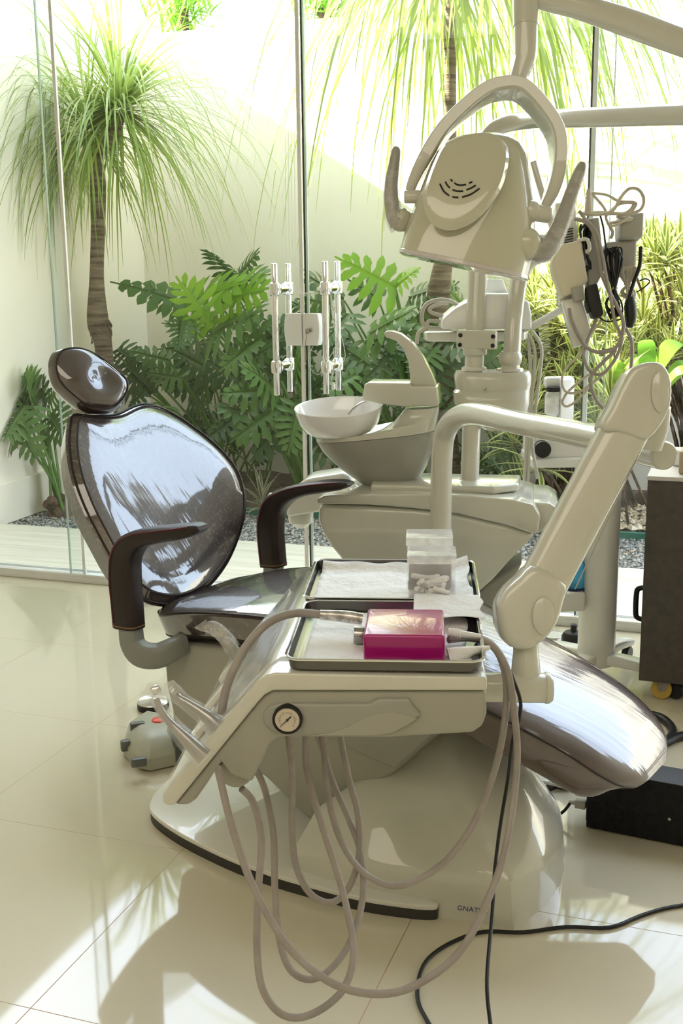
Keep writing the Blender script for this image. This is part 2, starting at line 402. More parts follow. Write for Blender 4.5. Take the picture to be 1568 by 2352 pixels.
# loose stones: nobody could count them
def stones(n, x0, x1, y0, y1, s0, s1, z):
    b = new()
    for _ in range(n):
        c = V((random.uniform(x0, x1), random.uniform(y0, y1), z+random.uniform(0, .006))); s = random.uniform(s0, s1)
        vs = [b.verts.new(c+V((dx*s*random.uniform(.6, 1.2), dy*s*random.uniform(.6, 1.2), dz*s*random.uniform(.4, .8)))) for dx, dy, dz in ((1, 0, 0), (0, 1, 0), (-1, 0, 0), (0, -1, 0), (0, 0, 1), (0, 0, -1))]
        for i in range(4): b.faces.new((vs[i], vs[(i+1) % 4], vs[4])); b.faces.new((vs[(i+1) % 4], vs[i], vs[5]))
    return b
o = obj('gravel', stones(15000, -3.95, .9, 5.37, 6.06, .007, .014, -.026), M['gravel'], None, False); tag(o, 'grey gravel strip between the outdoor paving and the planting bed', 'gravel', kind='stuff')
o = obj('pebbles', stones(1300, -.62, 1.2, 6.10, 6.75, .014, .030, .02), M['pebble'], None, False); tag(o, 'cream coloured pebbles under the thick tree trunk on the right', 'pebbles', kind='stuff')
b = new(); prof = [(-.006, -.03), (.006, -.03), (.006, .012), (0, .018), (-.006, .012)]
rings = []
for i in range(40):
    x = -3.0+6.0*i/39; y = 6.07+.012*math.sin(x*2.1)
    rings.append([V((x, y+p[0], p[1])) for p in prof])
loft(b, rings); tag(obj('garden_edging', b, M['green_hose']), 'green plastic edging strip between gravel and planting bed', 'edging')

# glass front: floor rail, fixed panes and two sliding doors
b = bx(new(), -4.0, 2.4, YG-.045, YG+.045, 0, .030, .003); bx(b, -4.0, 2.4, YG-.045, YG-.037, .03, .040); bx(b, -4.0, 2.4, YG+.037, YG+.045, .03, .040)
struct('trim_2', b, M['alu'])
def vx(x, y, Y=YG): return atY(x, y, Y).x
XA = atZ(190, 1325, .03).x; XA = vx(190, 1325); XB = vx(711, 1297); XC = vx(1316, 1424)
XA2 = vx(117, 0); 
def pane(name, x0, x1, y, edges, kindn):
    b = bx(new(), x0, x1, y-.004, y+.004, .02, 3.59); o = struct(name, b, M['glass'])
    for xe, w, mt in edges:
        e = obj('edge_profile', bx(new(), xe-w/2, xe+w/2, y-.006, y+.006, .02, 3.59), mt, o)
    return o
XA = (XA+XA2)/2
pane('window_1', -3.99, XA, YG+.018, [(XA-.003, .006, M['charcoal'])], 'w')
d1 = pane('door_1', XA-.07, XB-.002, YG-.006, [(XA-.067, .004, M['glass_edge']), (XB-.010, .014, M['alu']), (XA+.008, .014, M['alu'])], 'd')
d2 = pane('door_2', XB+.004, XC+.09, YG-.006, [(XB+.008, .006, M['charcoal']), (XB+.017, .008, M['glass_edge']), (XC+.088, .004, M['glass_edge'])], 'd')
pane('window_2', XC, 2.4, YG+.018, [(XC+.004, .006, M['charcoal']), (XC+.016, .016, M['alu'])], 'w')
# pull bars on both doors, one inside and one outside the glass
def handle(door, xi, yt, yb, xo, yto, ybo, c1, c2):
    a = atY(xi, yt, YG-.075); c = atY(xi+11, yb, YG-.075); zt, zb, x = a.z, c.z, (a.x+c.x)/2
    bar = obj('pull_bar', cyl(new(), (x, YG-.075, zb), (x, YG-.075, zt), .0135, 20, .003), M['chrome'], door)
    bar2 = obj('pull_bar', cyl(new(), (x, YG+.075, zb), (x, YG+.075, zt), .0135, 20, .003), M['chrome'], door)
    for cy in (c1, c2):
        z = atY(xi+5, cy, YG-.075).z
        b = new(); lathe(b, (x, YG-.075, z-.028), [(.0145, 0), (.021, .005), (.0225, .028), (.021, .051), (.0145, .056)])
        lathe(b, (x, YG+.075, z-.028), [(.0145, 0), (.021, .005), (.0225, .028), (.021, .051), (.0145, .056)])
        cyl(b, (x, YG-.075, z), (x, YG+.075, z), .015, 18); lathe(b, (x, YG-.055, z), [(.024, 0), (.024, .006), (.018, .012), (.018, .095), (.024, .10), (.024, .106)], (0, 1, 0))
        obj('handle_clamp', b, M['chrome'], door)
handle(d1, 627, 605, 908, 0, 0, 0, 664, 843); handle(d2, 742, 600, 905, 0, 0, 0, 662, 843)
# lock plates
lk = []
for door, x0, x1, rnd in ((d1, 651, 693, -1), (d2, 694, 734, 1)):
    a = atY(x0, 720, YG-.03); c = atY(x1, 794, YG-.03); n = 6
    pts = []
    if rnd < 0: pts = [V((c.x, 0, c.z)), V((c.x, 0, a.z))]+[V((a.x+.008-.008*math.sin(PI*k/n), 0, a.z+(c.z-a.z)*k/n)) for k in range(n+1)]
    else: pts = [V((a.x, 0, a.z)), V((a.x, 0, c.z))]+[V((c.x-.008+.008*math.sin(PI*k/n), 0, c.z+(a.z-c.z)*k/n)) for k in range(n+1)]
    b = prism(new(), [V((p.x, YG-.030, p.z)) for p in pts], (0, .05, 0), .004)
    lo = obj('lock_plate', b, M['white'], door)
    for sx in (.35, .62):
        for sz in (.16, .84):
            q = V((a.x+(c.x-a.x)*(sx if rnd < 0 else sx-.1), YG-.0302, a.z+(c.z-a.z)*sz)); bb = cyl(new(), q, q+V((0, -.0015, 0)), .0055, 16, .0005); cyl(bb, q+V((0, -.0015, 0)), q+V((0, -.002, 0)), .0018, 8)
            if sx == .35 or rnd > 0 and False: obj('screw', bb, M['alu'], lo)
            else: bb.free()
k = atY(712, 758, YG-.032)
b = cyl(new(), k, k+V((0, -.012, 0)), .010, 20, .002); obj('lock_barrel', b, M['steel'], d2)
kt = thing('door_key', k+V((0, -.02, -.05)), 'small key left in the door lock with a thin string below it', 'key')
b = cyl(new(), k+V((0, -.010, 0)), k+V((0, -.030, -.004)), .0035); prism(b, [k+V((-.009, -.03, -.014)), k+V((.006, -.03, -.014)), k+V((.006, -.03, .008)), k+V((-.009, -.03, .008))], (0, -.0025, 0), .001); obj('key_blade', b, M['steel'], kt)
obj('key_string', tube(new(), [k+V((-.004, -.03, -.012)), k+V((-.008, -.034, -.06)), k+V((-.006, -.03, -.12))], .0011, 6), M['thread'], kt)
# thin blind cords looped over the handle
ct = thing('blind_cord', atY(770, 890, YG-.09), 'thin white blind cords looped around the right door handle', 'cord')
def cy(pts, Y=YG-.10): return [atY(x, y, Y) for x, y in pts]
b = new()
for k in range(4):
    o = k*7
    tube(b, cy([(655+o, 300), (657+o, 560), (662+o, 630), (678+o*.8, 665+k*3), (705, 680-k*3), (735, 672), (757, 662)]), .0009, 5)
    tube(b, cy([(757, 662), (762+k*2, 720), (768+k*4, 760+k*12), (775-k*3, 800), (768, 840), (760, 860+k*5)]), .0011, 5)
tube(b, cy([(718, 796), (708, 820), (712, 845), (735, 858), (752, 790), (757, 700)]), .0011, 5)
tube(b, cy([(775, 740), (792, 810), (785, 835), (765, 860), (758, 885)]), .0011, 5)
obj('cord', b, M['cotton'], ct)
a = atY(765, 878, YG-.10); obj('cord_weight', lathe(new(), a+V((0, 0, -.03)), [(.004, 0), (.008, .004), (.008, .02), (.003, .03)]), M['white'], ct)

# ================================================================== GARDEN PLANTS
def leaf_philo(bm, base, tip, nrm, W, n=7, droop=.18, jit=.12):
    """deeply cut split-leaf blade"""
    ax = tip-base; L = ax.length; y = ax/L; x = y.cross(nrm).normalized(); z = x.cross(y)
    def P(u, v, h=0):
        t = v; dz = -droop*L*t*t+h-abs(u)*abs(u)*.5/max(W, .01)*.7
        return base+x*u+y*(v*L)+z*dz
    sp = []
    K = 2*n+2
    for i in range(K+1):
        v = i/K; w = .055*W*(1.25-v)+.004
        a = bm.verts.new(P(-w, v)); c = bm.verts.new(P(w, v)); mid = bm.verts.new(P(0, v, -.006)); sp.append((a, mid, c))
    for p, q in zip(sp, sp[1:]):
        bm.faces.new((p[0], p[1], q[1], q[0])); bm.faces.new((p[1], p[2], q[2], q[1]))
    for s in (0, 2):
        sg = -1 if s == 0 else 1
        for k in range(n):
            i0 = 2*k; a, c = sp[i0][s], sp[i0+2 if i0+2 <= K else K][s]
            v0 = (i0+.9)/K; q = k/(n-1)
            ln = W*(.78+.22*math.sin(q*PI*.9+.5))*(1-.42*q**1.6)*random.uniform(1-jit, 1+jit)
            an = R(112-72*q)+random.uniform(-.08, .08); dx, dy = math.sin(an), math.cos(an)*.85
            # lobe: neck, belly with tooth, tip
            def LP(f, o): # f along lobe, o across
                cx = sg*(.05*W+dx*ln*f); cyy = v0*L+dy*ln*f
                return P(cx-sg*(-dy)*o*0-0, 0) if False else base+x*(cx+sg*dy*o*-1)+y*(cyy+dx*o)+z*(-droop*L*v0*v0-ln*f*f*.28-f*.0)
            wd = L/K*1.12
            r = [(0, wd*.85), (.3, wd*.62), (.55, wd*.92), (.78, wd*.62), (1.0, 0)]
            up = []; dn = []
            for f, o in r[1:-1]:
                up.append(bm.verts.new(LP(f, o*random.uniform(.85, 1.2)))); dn.append(bm.verts.new(LP(f, -o*random.uniform(.85, 1.15))))
            tp = bm.verts.new(LP(1.0, random.uniform(-.3, .3)*wd)); ms = [sp[i0+1][s]]+[bm.verts.new(LP(f, 0)+z*(-.004)) for f, o in r[1:-1]]
            U = [c]+up; Dn = [a]+dn
            for t in range(len(U)-1):
                try: bm.faces.new((ms[t], U[t], U[t+1], ms[t+1])); bm.faces.new((Dn[t], ms[t], ms[t+1], Dn[t+1]))
                except ValueError: pass
            bm.faces.new((ms[-1], U[-1], tp)); bm.faces.new((Dn[-1], ms[-1], tp))
def petiole(bm, a, c, r=.008, bend=.12):
    mid = (a+c)/2+V((0, 0, (c-a).length*bend)); tube(bm, [a, a.lerp(mid, .6)+V((0, 0, .02)), mid.lerp(c, .35), c], [r*1.5, r*1.1, r, r*.7], 7, 4)
def philo_plant(name, root, leaves, label, cat='plant', mt='philo', group=None):
    """leaves: (blade base px, tip px, depth Y, width ratio, tone)"""
    t = thing(name, root, label, cat, group)
    cols = {}; st = new()
    for (bx_, by_), (tx, ty), Y, wr, tone in leaves:
        a = atY(bx_, by_, Y+random.uniform(-.04, .04)); c = atY(tx, ty, Y-random.uniform(.05, .22))
        nr = V((random.uniform(-.35, .35), -.75, random.uniform(.45, .95))).normalized()
        m_ = cols.setdefault(tone, new()); leaf_philo(m_, a, c, nr, (c-a).length*wr*1.12, n=random.choice((5, 6, 6, 7)), droop=random.uniform(.02, .16))
        petiole(st, root+V((random.uniform(-.05, .05), random.uniform(-.05, .05), .02)), a, .0075)
    for m_ in list(cols.values())+[st]:
        for v in m_.verts: v.co.x = max(v.co.x, -3.97+.002*(v.index % 5)); v.co.y = min(v.co.y, 7.235)
    for tone, m_ in cols.items(): obj('leaf_blades', m_, M[tone], t, 'leaf', label='bright green leaf blades' if tone == 'philo_light' else None)
    obj('stalks', st, M['petiole'], t)
    # chunky cut stem
    b = new(); 
    for k in range(5):
        q = root+V((random.uniform(-.05, .05), random.uniform(-.04, .02), random.uniform(.0, .07))); cyl(b, q, q+V((random.uniform(-.02, .02), -.06, .03)), .028, 10)
    lathe(b, root+V((0, 0, -.06)), [(.09, 0), (.075, .07), (.05, .13)], seg=12); obj('stem', b, M['bark_dark'], t)
    return t
P_, PL_, PD_ = 'philo', 'philo_light', 'philo_dark'
# plant by the left garden wall
r = atZ(140, 1165); r = V((-3.86, r.y+.15, .0))
philo_plant('philodendron', V((-3.80, 5.75, 0)), [((60, 960), (-30, 905), 5.7, .55, P_), ((85, 935), (40, 850), 5.75, .5, P_), ((60, 930), (5, 1010), 5.6, .6, P_), ((45, 965), (80, 1060), 5.55, .45, P_),
    ((75, 890), (-20, 860), 5.8, .5, P_), ((110, 930), (140, 870), 5.85, .55, P_), ((115, 950), (150, 1010), 5.8, .5, P_), ((95, 925), (95, 860), 5.9, .45, PD_), ((30, 990), (-40, 1030), 5.6, .55, P_)],
    'split-leaf plant with arching stalks against the left garden wall')
# plants along the back wall
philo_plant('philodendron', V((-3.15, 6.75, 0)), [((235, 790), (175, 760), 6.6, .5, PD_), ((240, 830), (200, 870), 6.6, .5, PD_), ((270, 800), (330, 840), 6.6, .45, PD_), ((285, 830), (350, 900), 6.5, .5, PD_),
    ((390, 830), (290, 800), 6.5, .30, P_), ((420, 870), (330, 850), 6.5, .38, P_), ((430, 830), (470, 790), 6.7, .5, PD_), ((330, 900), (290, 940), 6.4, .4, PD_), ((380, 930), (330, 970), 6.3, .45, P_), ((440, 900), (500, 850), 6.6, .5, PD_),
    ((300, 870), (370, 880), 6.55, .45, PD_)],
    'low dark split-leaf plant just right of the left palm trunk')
philo_plant('philodendron', V((-2.50, 6.55, 0)), [((425, 700), (250, 632), 6.3, .22, P_), ((420, 715), (340, 655), 6.4, .42, P_), ((430, 690), (560, 640), 6.3, .42, PL_), ((420, 735), (408, 800), 6.2, .42, P_),
    ((490, 750), (400, 640), 6.2, .52, PL_), ((540, 640), (480, 560), 6.6, .48, PD_), ((540, 640), (590, 575), 6.6, .50, PD_), ((530, 650), (620, 625), 6.5, .45, P_), ((500, 690), (610, 650), 6.35, .5, PL_),
    ((495, 755), (600, 700), 6.2, .55, P_), ((600, 780), (500, 850), 6.1, .50, P_), ((610, 800), (560, 720), 6.2, .52, P_), ((560, 830), (640, 770), 6.1, .5, PD_), ((480, 850), (400, 800), 6.4, .5, PD_)],
    'tall split-leaf plant left of the door handles, reaching up the wall')
philo_plant('philodendron', V((-2.42, 6.35, .02)), [((640, 940), (520, 1010), 5.95, .40, P_), ((660, 960), (570, 1060), 5.9, .42, PD_), ((610, 900), (500, 900), 6.0, .45, P_), ((640, 900), (560, 830), 6.0, .48, P_),
    ((600, 950), (490, 930), 6.05, .5, PD_), ((690, 930), (660, 1040), 5.95, .48, P_), ((670, 880), (690, 780), 6.1, .5, P_), ((560, 880), (470, 820), 6.3, .5, PD_), ((700, 960), (760, 1060), 6.1, .5, PD_),
    ((540, 960), (470, 1010), 6.2, .5, PD_), ((620, 860), (640, 760), 6.2, .5, PD_), ((700, 900), (770, 840), 6.1, .55, PD_)],
    'split-leaf plant with fan leaves and cut stem ends behind the door joint')
philo_plant('philodendron', V((-1.75, 6.55, 0)), [((910, 665), (770, 585), 6.25, .44, PL_), ((905, 655), (960, 610), 6.3, .55, PL_), ((790, 690), (700, 620), 6.4, .5, PD_), ((800, 720), (740, 790), 6.3, .5, P_),
    ((850, 760), (960, 700), 6.1, .38, P_), ((840, 780), (980, 745), 6.1, .34, P_), ((900, 810), (830, 880), 6.1, .45, PD_), ((820, 860), (740, 900), 6.1, .55, P_), ((870, 690), (800, 640), 6.5, .5, PD_),
    ((940, 680), (1020, 650), 6.4, .5, P_), ((960, 720), (1040, 760), 6.4, .5, P_), ((800, 800), (880, 850), 6.2, .5, P_), ((760, 700), (680, 680), 6.4, .55, P_), ((790, 930), (840, 1010), 6.2, .5, PD_)],
    'split-leaf plant with a bright leaf above the white wash basin')
philo_plant('philodendron', V((-1.20, 6.7, 0)), [((1000, 800), (940, 860), 6.3, .5, P_), ((1020, 830), (980, 930), 6.3, .5, PD_), ((1000, 760), (1080, 800), 6.4, .5, PD_), ((1060, 700), (1010, 640), 6.5, .5, P_), ((1080, 720), (1130, 640), 6.5, .55, PL_),
    ((1040, 880), (1120, 930), 6.3, .5, PD_), ((960, 890), (900, 940), 6.3, .5, PD_), ((1090, 850), (1150, 800), 6.4, .5, P_)],
    'split-leaf plant behind the two upright poles')
# dark understorey that fills the bed
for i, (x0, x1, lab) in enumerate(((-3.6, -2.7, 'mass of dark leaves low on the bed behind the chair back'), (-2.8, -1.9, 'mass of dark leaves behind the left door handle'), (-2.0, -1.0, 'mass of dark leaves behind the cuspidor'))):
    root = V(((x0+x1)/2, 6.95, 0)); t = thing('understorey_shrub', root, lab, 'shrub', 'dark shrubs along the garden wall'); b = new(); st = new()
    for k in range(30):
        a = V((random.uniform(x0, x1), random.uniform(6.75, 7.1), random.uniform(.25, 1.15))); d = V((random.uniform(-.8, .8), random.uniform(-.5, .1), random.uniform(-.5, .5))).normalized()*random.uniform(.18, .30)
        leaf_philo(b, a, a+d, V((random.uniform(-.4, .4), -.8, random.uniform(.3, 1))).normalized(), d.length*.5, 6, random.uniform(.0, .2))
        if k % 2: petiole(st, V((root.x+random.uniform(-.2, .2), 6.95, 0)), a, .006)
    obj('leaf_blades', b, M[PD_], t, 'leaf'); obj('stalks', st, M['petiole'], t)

def palm(name, base, pts, rad, crowns, label, nleaf, llen, wf=1.0):
    t = thing(name, base, label, 'palm')
    b = new(); tube(b, pts, rad, 16, 8); 
    obj('trunk', b, M['bark'], t)
    lf = new()
    for c, sc in crowns:
        for k in range(int(nleaf*sc)):
            az = random.uniform(0, 2*PI); el = R(random.uniform(-45, 52) if k % 9 else random.uniform(50, 85)); L = llen*random.uniform(.55, 1.1)*(.75+.4*sc); w = random.uniform(.005, .0095)*wf
            d = V((math.cos(az)*math.cos(el), math.sin(az)*math.cos(el), math.sin(el))); p = c+d*.04; seg = 9; P = []; Sd = []; W = []
            v = d.copy(); stiff = random.uniform(.75, 1.3)
            for s in range(seg+1):
                P.append(p.copy()); sd = V((-math.sin(az), math.cos(az), 0)); Sd.append(sd); W.append(w*(1-(s/seg)**2*.92))
                p = p+v*(L/seg); v = (v+V((0, 0, -.30*stiff*(.25+s*.14)))+V((random.uniform(-.04, .04), random.uniform(-.04, .04), 0))).normalized()
            ribbon(lf, P, Sd, W)
    for v in lf.verts: v.co.x = max(v.co.x, -3.972); v.co.y = min(max(v.co.y, YG+.12), 7.24)
    obj('fronds', lf, M['palm'], t, 'leaf')
    return t
Y1 = 6.25
pp = [atY(x, y, Y1) for x, y in ((240, 890), (238, 800), (225, 740), (222, 640), (225, 520), (224, 420), (213, 340))]
pp[0].z = -.02; 
pl = palm('ponytail_palm', V((pp[0].x, Y1, 0)), [V((pp[1].x+.02, Y1, -.03)), V((pp[1].x+.01, Y1, .35))]+pp[1:], [.075, .06, .055, .068, .045, .044, .050, .052, .038],
     [(atY(205, 300, Y1), .55), (atY(275, 250, Y1-.05), 1.0)], 'ponytail palm with a shaggy crown by the left wall', 380, .98)
b = tube(new(), [atY(222, 345, Y1), atY(250, 320, Y1-.02), atY(275, 265, Y1-.05)], [.04, .05, .035], 12, 5); tube(b, [atY(218, 350, Y1), atY(208, 310, Y1)], [.035, .03], 10, 1); obj('branch', b, M['bark'], pl)
b = new()
for k in range(26):
    a = R(k*47); z = atY(230, 735, Y1); tube(b, [z+V((math.cos(a)*.05, math.sin(a)*.05, 0)), z+V((math.cos(a)*.07, math.sin(a)*.07, -.02-.02*(k % 5))), z+V((math.cos(a+.9)*.062, math.sin(a+.9)*.062, -.07-.025*(k % 4)))], .0035, 5, 3)
obj('aerial_roots', b, M['bark'], pl)
Y2 = 6.15
cp = atY(1030, -60, Y2)
pp = [atY(1035, 1085, 6.9), atY(1010, 900, 6.6), atY(1005, 700, 6.4), atY(1030, 500, 6.3), atY(1032, 100, Y2), atY(1030, -240, Y2)]
pp[0].z = -.02
palm('ponytail_palm', V((pp[0].x, pp[0].y, 0)), pp, [.085, .08, .07, .04, .035, .035], [(atY(1030, -230, Y2), 1.0), (atY(950, -190, Y2+.1), .7), (atY(1125, -230, Y2), .8)], 'taller ponytail palm whose fronds hang down behind the dental lamp', 230, 1.75, 1.5)
# bulbous trunk at the far right
b = new(); base = V((.16, 6.35, 0))
rings = []
for i, (h, rr, dx) in enumerate(((-.04, .34, 0), (.08, .36, 0), (.25, .31, .01), (.45, .235, .03), (.7, .19, .06), (1.0, .16, .10), (1.5, .13, .14), (2.3, .11, .15))):
    rings.append([base+V((dx+math.cos(2*PI*k/24)*rr*(1+.06*math.sin(k*1.7+i)), math.sin(2*PI*k/24)*rr*(1+.06*math.sin(k*2.3+i)), h)) for k in range(24)])
loft(b, rings); ft = thing('elephant_foot_tree', base, 'thick dark barked trunk with a swollen foot beyond the grey trolley', 'tree'); obj('trunk', b, M['bark_dark'], ft)
# thicker trunk behind the unit
# striped dracaenas
def strap(bm, uvl, base, d, L, w, droop, seg=5):
    az = math.atan2(d.y, d.x); sd = V((-math.sin(az), math.cos(az), 0)); p = base.copy(); v = d.normalized(); prev = None
    for s in range(seg+1):
        q = s/seg; ww = w*(.45+1.1*q if q < .4 else (1-((q-.4)/.6)**1.8)*.89+.02)
        a, m_, c = bm.verts.new(p-sd*ww), bm.verts.new(p+V((0, 0, -ww*.35))), bm.verts.new(p+sd*ww)
        if prev:
            for (A, Bq, C_, D_), us in (((prev[0], prev[1], m_, a), (0, .5, .5, 0)), ((prev[1], prev[2], c, m_), (.5, 1, 1, .5))):
                f = bm.faces.new((A, Bq, C_, D_))
                for l, u in zip(f.loops, us): l[uvl].uv = (u, q)
        prev = (a, m_, c); p = p+v*(L/seg); v = (v+V((0, 0, -droop*(.3+q)))).normalized()
def rosette(bm, uvl, c, n, L, w, droop=.22, spread=1.0):
    for k in range(n):
        az = k*2.4+random.uniform(-.2, .2); el = R(80-95*spread*(k/n)+random.uniform(-8, 8)); d = V((math.cos(az)*math.cos(el), math.sin(az)*math.cos(el), math.sin(el)))
        strap(bm, uvl, c+V((0, 0, -.08*k/n)), d, L*random.uniform(.8, 1.1), w, droop)
def dracaena(base, heads, label, L=.20, w=.016, n=26, name='dracaena', mt='dracaena', cat='plant', group=None, stems=True):
    t = thing(name, base, label, cat, group); b = new(); uvl = b.loops.layers.uv.new('UVMap'); st = new()
    for c in heads:
        rosette(b, uvl, c, n, L, w)
        if stems: tube(st, [base+V((random.uniform(-.12, .12), random.uniform(-.1, .1), 0)), base.lerp(c, .5)+V((0, 0, .05)), c+V((0, 0, -.05))], .008, 6, 4)
    obj('leaves', b, M[mt], t, 'leaf')
    if stems: obj('canes', st, M['bark_dark'], t)
    else: st.free()
    return t
def heads(x0, x1, y0, y1, n, Y0, Y1_): return [atY(random.uniform(x0, x1), random.uniform(y0, y1), random.uniform(Y0, Y1_)) for _ in range(n)]
G_ = 'yellow striped dracaenas outside'
dracaena(V((-1.0, 6.75, 0)), heads(1190, 1300, 660, 940, 34, 6.2, 6.9), 'yellow striped plant seen between the upright poles and the cable bundle', group=G_)
dracaena(V((-.62, 6.7, 0)), heads(1290, 1430, 690, 960, 40, 6.1, 6.9), 'yellow striped plant behind the hanging cable loops', group=G_)
dracaena(V((-.15, 6.9, 0)), heads(1440, 1590, 560, 820, 34, 6.5, 7.0), 'yellow striped plant in sun beyond the top of the delivery arm', group=G_)
dracaena(V((-.85, 6.3, 0)), [atY(1240, 1050, 6.0), atY(1215, 950, 6.1), atY(1180, 1000, 6.2)], 'low arching striped plant under the white instrument cart shelf', L=.33, w=.017, n=24, group=G_)
dracaena(V((-.45, 6.15, 0)), [atY(1400, 900, 5.9), atY(1370, 960, 6.0)], 'striped plant with long leaves beside the delivery arm elbow', L=.36, w=.018, n=26, group=G_)
dracaena(V((-.95, 7.05, 0)), heads(1300, 1335, 350, 620, 5, 6.9, 7.1), 'tall thin striped cane by the window joint above the cables', L=.15, w=.012, n=14, group=G_)
# broad leaved plant at the far right
t = thing('orchid', V((-.05, 6.2, 0)), 'broad bright green leaves at the right beyond the arm joint', 'plant'); b = new(); uvl = b.loops.layers.uv.new('UVMap')
for a, c in (((1440, 930), (1400, 830)), ((1500, 870), (1420, 850)), ((1500, 870), (1568, 790)), ((1520, 900), (1600, 850)), ((1490, 880), (1480, 780))):
    p, q = atY(*a, 5.95), atY(*c, 5.95); d = (q-p); s = d.normalized().cross(V((.1, -.8, .6))).normalized()
    ribbon(b, [p+d*(k/10)+V((0, -.05, .07))*math.sin(PI*k/10) for k in range(11)], [s]*11, [.045*math.sin(PI*min(1, .06+.94*k/10))**.7 if k < 10 else .002 for k in range(11)])
obj('leaves', b, M['orchid'], t, 'leaf')
# small tricolour plant at the bed's edge
c = atZ(580, 1185, .02)
dracaena(V((c.x, 6.0, 0)), [V((c.x, 6.0, .10))], 'small pink and cream striped plant at the edge of the gravel', L=.20, w=.014, n=20, name='moses_plant', mt='tricolor', stems=False)
# treetops beyond the wall
for x, y, sc, lab in ((420, 20, .5, 'pale treetop over the garden wall at the upper left'), (740, 15, .35, 'pale treetop over the garden wall near the door joint')):
    c = atY(x, y, 9.5); t = thing('distant_tree', V((c.x, 9.5, 0)), lab, 'tree'); b = new(); uvl = b.loops.layers.uv.new('UVMap')
    for k in range(34): rosette(b, uvl, c+V((random.gauss(0, .22*sc), random.gauss(0, .2), random.gauss(0, .25*sc))), 9, .22, .016)
    obj('crown', b, M['orchid'], t, 'leaf'); obj('trunk', tube(new(), [V((c.x, 9.5, 0)), c], .05, 8, 1), M['bark_dark'], t)
b = bx(new(), -9, 9, 7.45, 14, -.1, -.02); struct('ground_beyond', b, M['soil'])
def sweep(bm, pts, dims, up, shape=None, sub=6, cap=True):
    """shaped section along a path; dims = (half size along n, half size along b) for each point"""
    shape = shape or rsq(.45, 4); P = crom(pts, sub); a = cromf([d[0] for d in dims], sub); c = cromf([d[1] for d in dims], sub)
    n = V(up); rings = []
    for i, p in enumerate(P):
        t = (P[min(i+1, len(P)-1)]-P[max(i-1, 0)]).normalized(); n = (n-t*n.dot(t)).normalized(); b = t.cross(n)
        rings.append([p+n*(q[0]*a[i])+b*(q[1]*c[i]) for q in shape])
    loft(bm, rings, (cap, cap)); return bm
def scale_ends(bm): return bm

# ================================================================== DENTAL CHAIR
CH = Frame((-1.38, 2.80, 0), R(-15))
chair = thing('dental_chair', CH(.55, 0, 0), 'dark brown leather dental chair wrapped in clear film, on an ivory base', 'dental chair')
# base plate
near = [(.90, -.30), (.955, -.365), (.94, -.392), (.87, -.420), (.80, -.440), (.70, -.455), (.57, -.467), (.46, -.466), (.355, -.455), (.259, -.439), (.168, -.414), (.109, -.386), (.077, -.350), (.053, -.308), (.03, -.24), (.018, -.12), (.015, 0)]
full = near+[(x, -y) for x, y in reversed(near[:-1])]
pl_ = [CH(x, y, .024) for x, y in full]
obj('base_plate', prism(new(), closedc(pl_, 3), (0, 0, .012), .003), M['ivory_pale'], chair)
c0 = CH(.55, 0, 0); sk_ = [c0+(CH(x, y, 0)-c0)*.997 for x, y in full]
obj('base_skirt', prism(new(), closedc(sk_, 3), (0, 0, .026)), M['charcoal'], chair, label='dark rubber skirt under the plate')
# base cover: smooth hood
rows = [[(.594, -.426, .032), (.77, -.410, .032), (.945, -.370, .0), (1.115, -.319, 0), (1.134, -.22, 0), (1.132, -.12, 0), (1.10, 0, 0), (1.04, .12, 0), (.95, .22, 0), (.7, .28, .032), (.60, .30, .032)],
        [(.594, -.418, .075), (.77, -.402, .085), (.945, -.362, .09), (1.103, -.312, .105), (1.13, -.22, .105), (1.125, -.11, .10), (1.092, 0, .095), (1.03, .11, .1), (.94, .2, .1), (.7, .26, .1), (.60, .28, .1)],
        [(.61, -.34, .155), (.70, -.315, .195), (.85, -.305, .195), (.995, -.272, .195), (1.07, -.19, .195), (1.07, -.1, .19), (1.035, 0, .18), (.97, .09, .18), (.9, .15, .18), (.75, .2, .18), (.65, .2, .17)],
        [(.66, -.24, .20), (.735, -.215, .245), (.82, -.205, .265), (.90, -.185, .275), (.95, -.13, .28), (.96, -.06, .28), (.93, 0, .285), (.89, .05, .28), (.85, .09, .28), (.78, .1, .27), (.72, .1, .25)],
        [(.70, -.1, .25), (.75, -.1, .32), (.79, -.09, .335), (.82, -.08, .34), (.84, -.05, .345), (.85, -.02, .345), (.84, 0, .345), (.82, .02, .345), (.8, .03, .345), (.76, .03, .33), (.72, .02, .3)]]
b = new(); g = [[b.verts.new(CH(*p)) for p in r] for r in rows]
for i in range(len(rows)-1):
    for j in range(len(rows[0])-1): b.faces.new((g[i][j], g[i][j+1], g[i+1][j+1], g[i+1][j]))
b.faces.new(list(g[-1]))
cov = obj('base_cover', b, M['ivory'], chair)
md = cov.modifiers.new('smooth', 'SUBSURF'); md.levels = 2; md.render_levels = 3
cl = b = None
me = cov.data
ca = me.attributes.new('crease_edge', 'FLOAT', 'EDGE')
vid = {}
W_ = len(rows[0])
for e in me.edges:
    r0, r1 = e.vertices[0]//W_, e.vertices[1]//W_; v = 0
    if r0 == r1 == 0: v = 1
    if r0 == r1 == 1: v = .55
    if {e.vertices[0] % W_, e.vertices[1] % W_} == {3} : v = .55
    ca.data[e.index].value = v
cv_ = me.attributes.new('crease_vert', 'FLOAT', 'POINT'); cv_.data[3].value = 1; cv_.data[W_+3].value = .8; cv_.data[2].value = .6; cv_.data[0].value = 1; cv_.data[W_].value = .8; cv_.data[2*W_].value = .8
